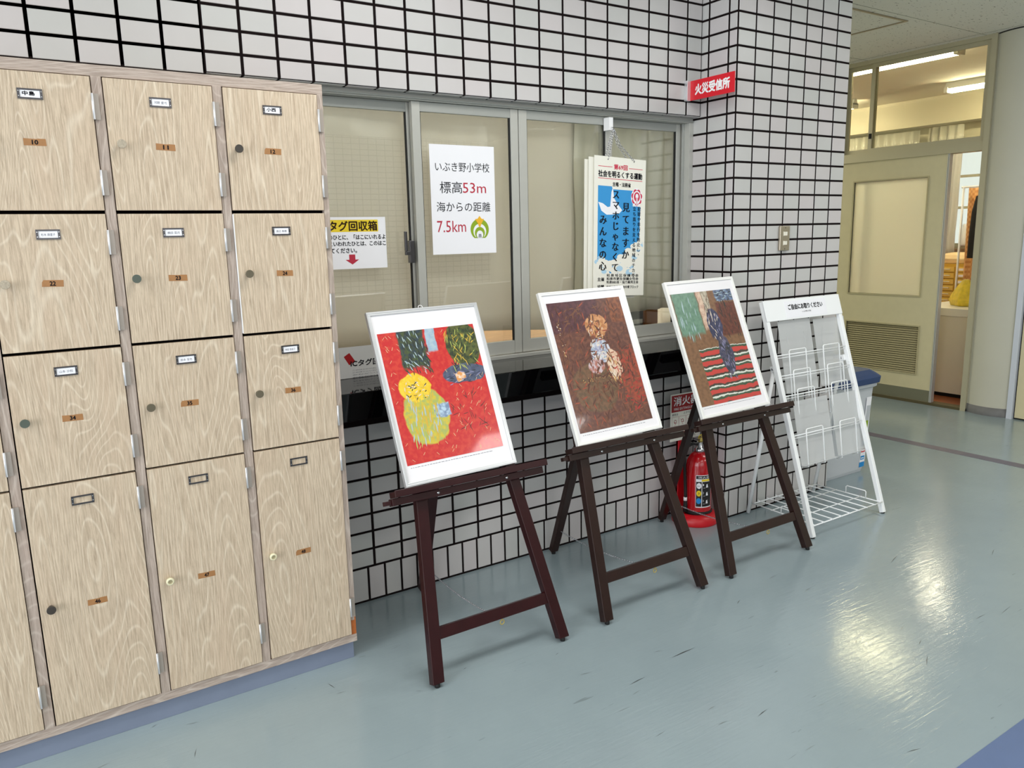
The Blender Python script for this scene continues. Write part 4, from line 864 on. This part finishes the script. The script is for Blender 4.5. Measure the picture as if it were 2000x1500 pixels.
mb.text('消火器', cf, .010, .189, .060, 'white', h=.010, d=.0004); mb.text('粉末', cf, .008, .148, .013, 'ink', h=.006, d=.0004); mb.text('3', cf, .012, .109, .006, 'ink', h=.010, d=.0004)
mb.build('label_sticker', ex, label='white and black pictogram label')

# ---------------------------------------------------------------- projecting red sign, switch
sg = thing('projecting_sign', 'red projecting sign with white characters above the reception window', 'sign', (2.60, 0, 2.02))
fsg = F((0, -.018, 0), (0, -1, 0), (0, 0, 1))
mb = MB(); mb.box((0, -.035, -.005), (.258, .050, 0), 'sign_red', fsg)
mb.text('火災受信所', fsg, .132, -.014, .200, 'white', align='C', h=.045, bold=.0020); mb.build('sign_plate', sg, bevel=0, label='red plate with white characters')
mb = MB(); mb.box((-.020, -.020, -.036), (.003, -.0005, .052), 'satin_metal'); mb.build('wall_bracket', sg, bevel=.001)
sw = thing('light_switch', 'steel switch plate with two ivory buttons on the tiled pillar', 'switch', (3.054, PY, 1.354))
mb = MB(); mb.box((-.035, -.014, -.059), (.035, -.0005, .059), 'stainless'); mb.build('switch_plate', sw, bevel=.003)
for z in (.022, -.022):
    mb = MB(); mb.box((-.010, -.0175, z - .009), (.012, -.0138, z + .009), 'switch_ivory'); mb.box((-.014, -.0145, z - .011), (-.010, -.0142, z + .011), 'switch_ivory'); mb.build('button', sw, bevel=.001)
for z in (.050, -.050):
    mb = MB(); mb.lathe((0, -.0138, z), (0, -1, 0), [(.003, 0), (.0025, .001)], 'dark_metal', 10); mb.build('screw', sw)

# ---------------------------------------------------------------- recycling bin
bn = thing('recycling_bin', 'grey plastic bin with a dark blue lid between the pillar and the corridor', 'bin', (3.755, 0.06, 0))
mb = MB(); N_ = 7
def rrect(hx, hy, z, r=.03, n=5):
    out = []
    for cx, cy, a0 in ((hx - r, hy - r, 0), (-hx + r, hy - r, PI / 2), (-hx + r, -hy + r, PI), (hx - r, -hy + r, 1.5 * PI)):
        for i in range(n + 1): a = a0 + PI / 2 * i / n; out.append((cx + r * math.cos(a), cy + r * math.sin(a), z))
    return out
def loft(mb, rings, m, cap=True):
    k = len(rings[0]); vs = [p for r in rings for p in r]
    fs = [(j * k + i, j * k + (i + 1) % k, (j + 1) * k + (i + 1) % k, (j + 1) * k + i) for j in range(len(rings) - 1) for i in range(k)]
    if cap: fs += [tuple(range(k))[::-1], tuple(range((len(rings) - 1) * k, len(rings) * k))]
    mb.add(vs, fs, m)
loft(mb, [rrect(.190, .205, .0), rrect(.193, .210, .02), rrect(.218, .232, .50), rrect(.232, .246, .51), rrect(.233, .247, .545)], 'bin_grey')
for k in range(5):
    u = -.14 + k * .07; mb.hexa([(u, -.209, .05), (u + .03, -.209, .05), (u + .03, -.20, .05), (u, -.20, .05), (u - .004 + u * .1, -.2335, .40), (u + .034 + u * .1, -.2335, .40), (u + .034 + u * .1, -.215, .40), (u - .004 + u * .1, -.215, .40)], 'bin_grey')
mb.build('body', bn, bevel=.002)
mb = MB(); loft(mb, [rrect(.246, .258, .530, .04), rrect(.250, .262, .565, .04), rrect(.235, .248, .580, .04), rrect(.205, .22, .604, .04), rrect(.19, .20, .606, .04)], 'bin_blue'); ld = mb.build('lid', bn, bevel=.002, label='dark blue lid')
mb = MB(); mb.tube([(-.13, -.05, .60), (-.12, -.05, .655), (-.10, -.05, .668), (.11, -.05, .668), (.13, -.05, .655), (.14, -.05, .60)], .011, 'bin_blue', 10); mb.build('handle', bn, label='dark blue carry handle')
mb = MB()
ang = math.atan2(.027, .50); fb = F((.128, -.2075, .03), (1, 0, 0), (0, -math.sin(ang), math.cos(ang)))
mb.rect(fb, .012, .060, .0, .42, .004, 'paper'); mb.rect(fb, .010, .058, .0, .03, .005, 'label_blue')
for k, m in enumerate(('label_blue', 'sign_red', 'sky_blue')): mb.rect(fb, .016, .052, .045 + .045 * k, .068 + .045 * k, .005, m); mb.rect(fb, .02, .046, .052 + .045 * k, .058 + .045 * k, .0055, 'white')
mb.rect(fb, .018, .05, .20, .28, .005, 'green_logo')
mb.build('side_sticker', bn, label='white sorting sticker with coloured bars')

# ---------------------------------------------------------------- east wall with the staff room door
EX = 5.92
mb = MB(); mb.box((EX + .01, 1.48, 0), (EX + .13, 4.0, CEIL + .1), 'wall_paint'); mb.box((EX + .01, -7.0, 0), (EX + .13, -1.0, CEIL + .1), 'wall_paint'); mb.box((EX + .03, -1.0, 2.02), (EX + .13, -0.02, CEIL + .1), 'wall_paint')
# the slightly rounded pier between the two doors
n = 10; prof = [(EX + .012 - .045 * math.sin(PI * i / n) ** .8, -.020 + .292 * i / n) for i in range(n + 1)]
vs = [(x, y, z) for z in (0, CEIL) for x, y in prof] + [(EX + .13, prof[0][1], 0), (EX + .13, prof[-1][1], 0), (EX + .13, prof[0][1], CEIL), (EX + .13, prof[-1][1], CEIL)]
k = n + 1
mb.add(vs, [(i + 1, i, k + i, k + i + 1) for i in range(n)], 'wall_paint', True); mb.add(vs, [(2 * k, 0, k, 2 * k + 2), (n, 2 * k + 1, 2 * k + 3, k + n), (2 * k + 1, 2 * k, 2 * k + 2, 2 * k + 3)], 'wall_paint')
mb.build('wall_east', kind='structure')
mb = MB(); vs = [(x - .004, y, z) for z in (0, .064) for x, y in prof]; mb.add(vs + [(x + .01, y, .064) for x, y in prof], [(i + 1, i, k + i, k + i + 1) for i in range(n)] + [(k + i + 1, k + i, 2 * k + i, 2 * k + i + 1) for i in range(n)], 'baseboard_grey', True); mb.build('baseboard_east', kind='structure')
mb = MB(); mb.tube([(x - .002, y, CEIL - .004) for x, y in prof], .004, 'black_rubber', 6); mb.build('trim_ceiling_edge', kind='structure', label='black edging where the rounded pier meets the ceiling')
dw = struct('door_1', 'cream sliding door with frosted glass and a louvre')
mb = MB(); d0, d1, y0, y1 = EX + .012, EX + .048, .565, 1.46
gy0, gy1, gz0, gz1 = .705, 1.325, .858, 1.770; ly0, ly1, lz0, lz1 = .690, 1.325, .235, .612
for a, b in (((y0, .02), (y1, lz0)), ((y0, lz1), (y1, gz0)), ((y0, gz1), (y1, 1.93)), ((y0, lz0), (ly0, lz1)), ((ly1, lz0), (y1, lz1)), ((y0, gz0), (gy0, gz1)), ((gy1, gz0), (y1, gz1))): mb.box((d0, a[0], a[1]), (d1, b[0], b[1]), 'door_cream')
mb.build('door_leaf', dw)
mb = MB(); mb.box((d0 - .002, y0, .022), (d0, y1, .112), 'kick_grey'); mb.build('kick_plate', dw, label='grey kick plate')
mb = MB(); mb.box((d0 - .004, .548, .02), (d1 + .002, y0, 1.93), 'satin_metal'); mb.box((d0 - .006, .553, .02), (d0 - .004, .559, 1.93), 'aluminium_grey'); mb.build('edge_strip', dw, label='silver edge strip')
mb = MB()
for a, b in (((gy0 - .01, gz0 - .01), (gy1 + .01, gz0)), ((gy0 - .01, gz1), (gy1 + .01, gz1 + .01)), ((gy0 - .01, gz0), (gy0, gz1)), ((gy1, gz0), (gy1 + .01, gz1)), ((ly0 - .01, lz0 - .01), (ly1 + .01, lz0)), ((ly0 - .01, lz1), (ly1 + .01, lz1 + .01)), ((ly0 - .01, lz0), (ly0, lz1)), ((ly1, lz0), (ly1 + .01, lz1))): mb.box((d0 - .006, a[0], a[1]), (d0 + .01, b[0], b[1]), 'louvre')
mb.build('bead_frames', dw)
mb = MB(); mb.box((d0 + .012, gy0, gz0), (d0 + .017, gy1, gz1), 'frosted_glass'); mb.build('glass_pane', dw, label='frosted glass pane')
mb = MB(); mb.box((d1 + .03, 1.215, .86), (d1 + .06, 1.240, 1.93), 'black')
nz_ = 21
for i in range(nz_):
    z = lz0 + (lz1 - lz0) * (i + .1) / nz_; mb.hexa([(d0 + .004, ly0, z), (d0 + .004, ly1, z), (d0 + .024, ly1, z + .014), (d0 + .024, ly0, z + .014), (d0 + .004, ly0, z + .0025), (d0 + .004, ly1, z + .0025), (d0 + .024, ly1, z + .0165), (d0 + .024, ly0, z + .0165)], 'louvre')
mb.box((d0 + .026, ly0, lz0), (d0 + .030, ly1, lz1), 'kick_grey'); mb.build('louvre_panel', dw, label='louvred vent panel')
mb = MB()                                                          # frame around door and transom
mb.box((EX - .01, .272, 0), (EX + .09, .312, CEIL), 'door_metal'); mb.box((EX - .004, .312, 1.93), (EX + .09, 1.48, 1.978), 'door_metal'); mb.box((EX, .312, 1.978), (EX + .09, 1.48, 2.000), 'door_metal')
mb.box((EX - .004, .312, 2.69), (EX + .09, 1.48, CEIL), 'door_metal'); mb.box((EX, 1.46, 0), (EX + .09, 1.50, CEIL), 'door_metal')
mb.box((EX - .006, .272, 0.0), (EX + .09, 1.48, .02), 'track_dark')
mb.build('door_frame', dw)
wt = struct('window_2', 'transom window above the sliding door')
for a, b, x in ((.318, 1.235, EX + .02), (1.200, 1.46, EX + .045)):
    mb = MB(); f = .032
    for p, q in (((a, 2.0), (b, 2.034)), ((a, 2.660), (b, 2.69)), ((a, 2.034), (a + f, 2.66)), ((b - f, 2.034), (b, 2.66))): mb.box((x, p[0], p[1]), (x + .02, q[0], q[1]), 'door_metal')
    o = mb.build('sash', wt); mb = MB(); mb.box((x + .008, a + f, 2.034), (x + .012, b - f, 2.66), 'pane_door'); mb.build('glass_pane', o)
mb = MB(); mb.box((EX + .01, 1.205, 2.11), (EX + .02, 1.225, 2.15), 'black'); mb.build('latch', wt)
d2 = struct('door_2', 'cream door leaf at the right edge')
mb = MB(); mb.box((EX - .012, -.058, 0), (EX + .02, -.020, 2.06), 'jamb_white'); mb.box((EX - .012, -1.0, 2.02), (EX + .02, -.058, 2.06), 'jamb_white'); mb.box((EX - .012, -1.04, 0), (EX + .02, -1.0, 2.06), 'jamb_white'); mb.build('door_frame', d2)
mb = MB(); mb.box((EX + .004, -1.0, .012), (EX + .03, -.070, 2.02), 'door_cream'); mb.box((EX + .02, -.072, 0), (EX + .03, -.056, 2.02), 'black'); mb.box((EX + .03, -1.0, 0), (EX + .06, -.05, 2.02), 'black'); mb.build('door_leaf', d2)
mb = MB(); mb.box((3.4, 3.9, 0), (EX + .1, 4.0, CEIL), 'wall_paint'); mb.build('wall_corridor', kind='structure')
# ceiling hatch and board joints
mb = MB()
for a, b in (((4.20, .405), (5.02, .421)), ((5.004, .421), (5.02, 1.0)), ((4.20, .99), (5.02, 1.006)), ((4.2, .421), (4.216, 1.0))): mb.box((a[0], a[1], CEIL - .006), (b[0], b[1], CEIL + .01), 'stainless')
mb.build('trim_ceiling_hatch', kind='structure', label='square hatch frame in the ceiling')
mb = MB()
for y in (-1.47, -.56, .35, 1.26, 2.17): mb.box((-5, y, CEIL - .0008), (5.95, y + .003, CEIL + .005), 'kick_grey')
for x in (2.2, 4.02, 5.84): mb.box((x, -7, CEIL - .0008), (x + .003, 4, CEIL + .005), 'kick_grey')
mb.build('trim_ceiling_joints', kind='structure')

# ---------------------------------------------------------------- the staff room beyond
RX0, RX1, RY0, RY1, RZ = 6.05, 9.7, -1.5, 5.0, 2.92
mb = MB(); mb.box((RX0 - .1, RY0, -.1), (RX1, RY1, 0.0), 'room_floor'); mb.build('floor_staff_room', kind='structure')
mb = MB(); mb.box((RX0 - .1, RY0, RZ), (RX1, RY1, RZ + .1), 'room_ceiling'); mb.build('ceiling_staff_room', kind='structure')
mb = MB(); mb.box((RX0, RY0 - .1, 0), (RX1, RY0, RZ), 'room_wall'); mb.box((RX0, RY1, 0), (RX1, RY1 + .1, RZ), 'room_wall')
WY0, WY1, WZ0, WZ1 = 1.2, 4.6, 1.16, 2.42
mb.box((RX1, RY0, 0), (RX1 + .1, WY0, RZ), 'room_wall'); mb.box((RX1, WY1, 0), (RX1 + .1, RY1, RZ), 'room_wall'); mb.box((RX1, WY0, 0), (RX1 + .1, WY1, WZ0), 'room_wall'); mb.box((RX1, WY0, WZ1), (RX1 + .1, WY1, RZ), 'room_wall')
mb.box((RX1 - .25, RY0, 2.60), (RX1, RY1, RZ), 'room_wall')
mb.box((RX0 - .02, RY0, CEIL), (RX0, RY1, RZ), 'room_wall')
mb.build('wall_staff_room', kind='structure')
wf = struct('window_3', 'bright window at the back of the staff room')
mb = MB()
for y in (1.2, 2.10, 3.1, 3.9, 4.56): mb.box((RX1 + .02, y, WZ0), (RX1 + .06, y + .035, WZ1), 'door_metal')
for z in (WZ0, 1.60, 1.97, WZ1 - .03): mb.box((RX1 + .02, WY0, z), (RX1 + .06, WY1, z + .03), 'door_metal')
mb.build('window_frame', wf); mb = MB(); mb.box((RX1 + .035, WY0, WZ0), (RX1 + .04, WY1, WZ1), 'pane_door'); mb.build('glass_pane', wf)
curtain('curtain', 2.285, 2.70, 9.44, 1.0, 2.56, .03, .09, 'grey_curtain', 'pale green curtain beside the bright staff room window', 1.0, axis='y')
curtain('curtain', 2.85, 4.9, 9.52, 1.0, 2.56, .03, .11, 'grey_curtain', 'long pleated curtain seen through the transom along the staff room window', 1.0, axis='y')
def tube_lamp(x, y0, y1, z, label):
    t = thing('ceiling_lamp', label, 'lamp', (x, (y0 + y1) / 2, z), group='fluorescent lamps of the staff room'); h = (y1 - y0) / 2
    mb = MB(); mb.hexa([(-.05, -h, .0), (.05, -h, .0), (.05, h, .0), (-.05, h, .0), (-.02, -h, .07), (.02, -h, .07), (.02, h, .07), (-.02, h, .07)], 'white_paint'); mb.box((-.06, -h, -.04), (.06, -h + .04, .02), 'white_paint'); mb.box((-.06, h - .04, -.04), (.06, h, .02), 'white_paint'); mb.build('housing', t, bevel=.004)
    for s_ in (-.03, .03):
        mb = MB(); mb.tube([(s_, -h + .04, -.022), (s_, h - .04, -.022)], .016, 'lamp_tube', 12); mb.build('tube', t)
tube_lamp(6.83, 1.00, 2.25, 2.85, 'lit fluorescent lamp nearest the transom glass, crossing both panes'); tube_lamp(8.70, .90, 2.12, 2.85, 'lit fluorescent lamp at the right edge of the transom, deeper in the room')
tube_lamp(8.70, 3.2, 4.4, 2.85, 'lit fluorescent lamp low in the left transom pane, farthest away')
# furniture seen through the gap
dk = thing('desk', 'cream sided desk end just inside the staff room door gap', 'desk', (6.34, .55, 0))
mb = MB(); mb.box((0, -.45, .03), (.6, .45, .67), 'desk_side'); mb.build('side_panel', dk, bevel=.003)
mb = MB(); mb.box((-.01, -.46, .67), (.62, .46, .735), 'desk_white'); mb.build('desk_top', dk, bevel=.005)
mb = MB(); mb.box((.01, -.43, 0), (.58, .43, .03), 'black'); mb.build('plinth', dk)
mb = MB(); pts = [(0, .13), (.10, .10), (.13, -.04), (.05, -.13), (-.07, -.12), (-.12, 0)]
rings = [[(x * s_ * .8, y * s_ * .9, z) for x, y in pts] for s_, z in ((1.0, .0), (1.15, .05), (.9, .11), (.55, .17), (.2, .22))]
loft(mb, rings, 'bag_yellow'); o = mb.build('plastic_bag', bevel=.006, category='bag', label='crumpled yellow plastic bag lying on the cream desk'); o.location = (6.62, .70, .7355)
cb_ = thing('drawer_cabinet', 'ochre drawer cabinet with rows of shallow drawers below the window', 'cabinet', (8.40, 1.70, 0))
mb = MB(); mb.box((0, -.32, .0), (.40, .35, 1.0), 'drawer_yellow'); mb.build('carcass', cb_, bevel=.002)
for c in range(2):
    for r in range(14):
        y0 = -.30 + c * .32; z = .06 + r * .066
        mb = MB(); mb.box((-.012, y0, z), (0, y0 + .30, z + .050), 'drawer_front'); mb.box((-.016, y0 + .20, z + .012), (-.012, y0 + .27, z + .036), 'paper'); mb.box((-.020, y0 + .04, z + .022), (-.012, y0 + .16, z + .030), 'desk_white'); mb.build('drawer', cb_)
mb = MB(); loft(mb, [rrect(.16, .26, 1.001 - 1.0, .05), rrect(.17, .27, .05, .05), rrect(.13, .22, .09, .05), rrect(.06, .12, .115, .04)], 'plush_tan'); o = mb.build('folded_cloth', bevel=.01, category='cloth', label='heap of pale tan cloth on top of the ochre drawer cabinet'); o.location = (8.60, 1.74, 1.0)
mb = MB(); mb.lathe((0, 0, 0), (0, 0, 1), [(.045, 0), (.05, .02), (.048, .20), (.03, .23), (.02, .26)], 'white', 16); o = mb.build('white_bottle', category='bottle', label='white bottle on the sill below the bright staff room window'); o.location = (9.62, 2.27, 1.16)
mb = MB(); mb.box((9.60, 1.2, 1.13), (9.72, 4.6, 1.16), 'door_metal'); mb.build('trim_sill', kind='structure')
ct = thing('coat', 'long black coat hanging inside the staff room door gap', 'coat', (8.02, 1.225, 1.08))
mb = MB(); loft(mb, [rrect(.10, .16, 0, .05), rrect(.11, .155, .2, .05), rrect(.10, .15, .45, .05), rrect(.07, .135, .60, .05), rrect(.03, .05, .64, .02)], 'coat_black'); mb.build('cloth_body', ct, bevel=.01)
mb = MB(); mb.tube([(0, 0, .63), (0, 0, .68), (0, .02, .70), (0, .03, .69)], .003, 'chrome', 6); mb.build('hanger_hook', ct)
mb = MB(); mb.tube([(8.02, -1.5, 1.775), (8.02, 1.52, 1.775)], .010, 'white_paint', 8); mb.tube([(8.02, 1.50, 0), (8.02, 1.50, 1.785)], .011, 'white_paint', 8); mb.tube([(7.8, 1.5, .01), (8.24, 1.5, .01)], .011, 'white_paint', 8)
mb.build('coat_rail', category='coat rail', label='white coat rail in the staff room carrying the black coat')
mb = MB(); vs = []; n = 14
for j in range(7):
    for i in range(n + 1): vs.append((.02 * math.sin(i * 1.3 + j * .3), -.10 + .22 * i / n, -1.05 * j / 6))
mb.add(vs, [(j * (n + 1) + i, j * (n + 1) + i + 1, (j + 1) * (n + 1) + i + 1, (j + 1) * (n + 1) + i) for j in range(6) for i in range(n)], 'check_cloth', True)
o = mb.build('checked_cloth', category='cloth', label='orange checked cloth hanging behind the black coat'); o.location = (8.02 + .14, 1.395, 1.77); o.modifiers.new('thickness', 'SOLIDIFY').thickness = .003
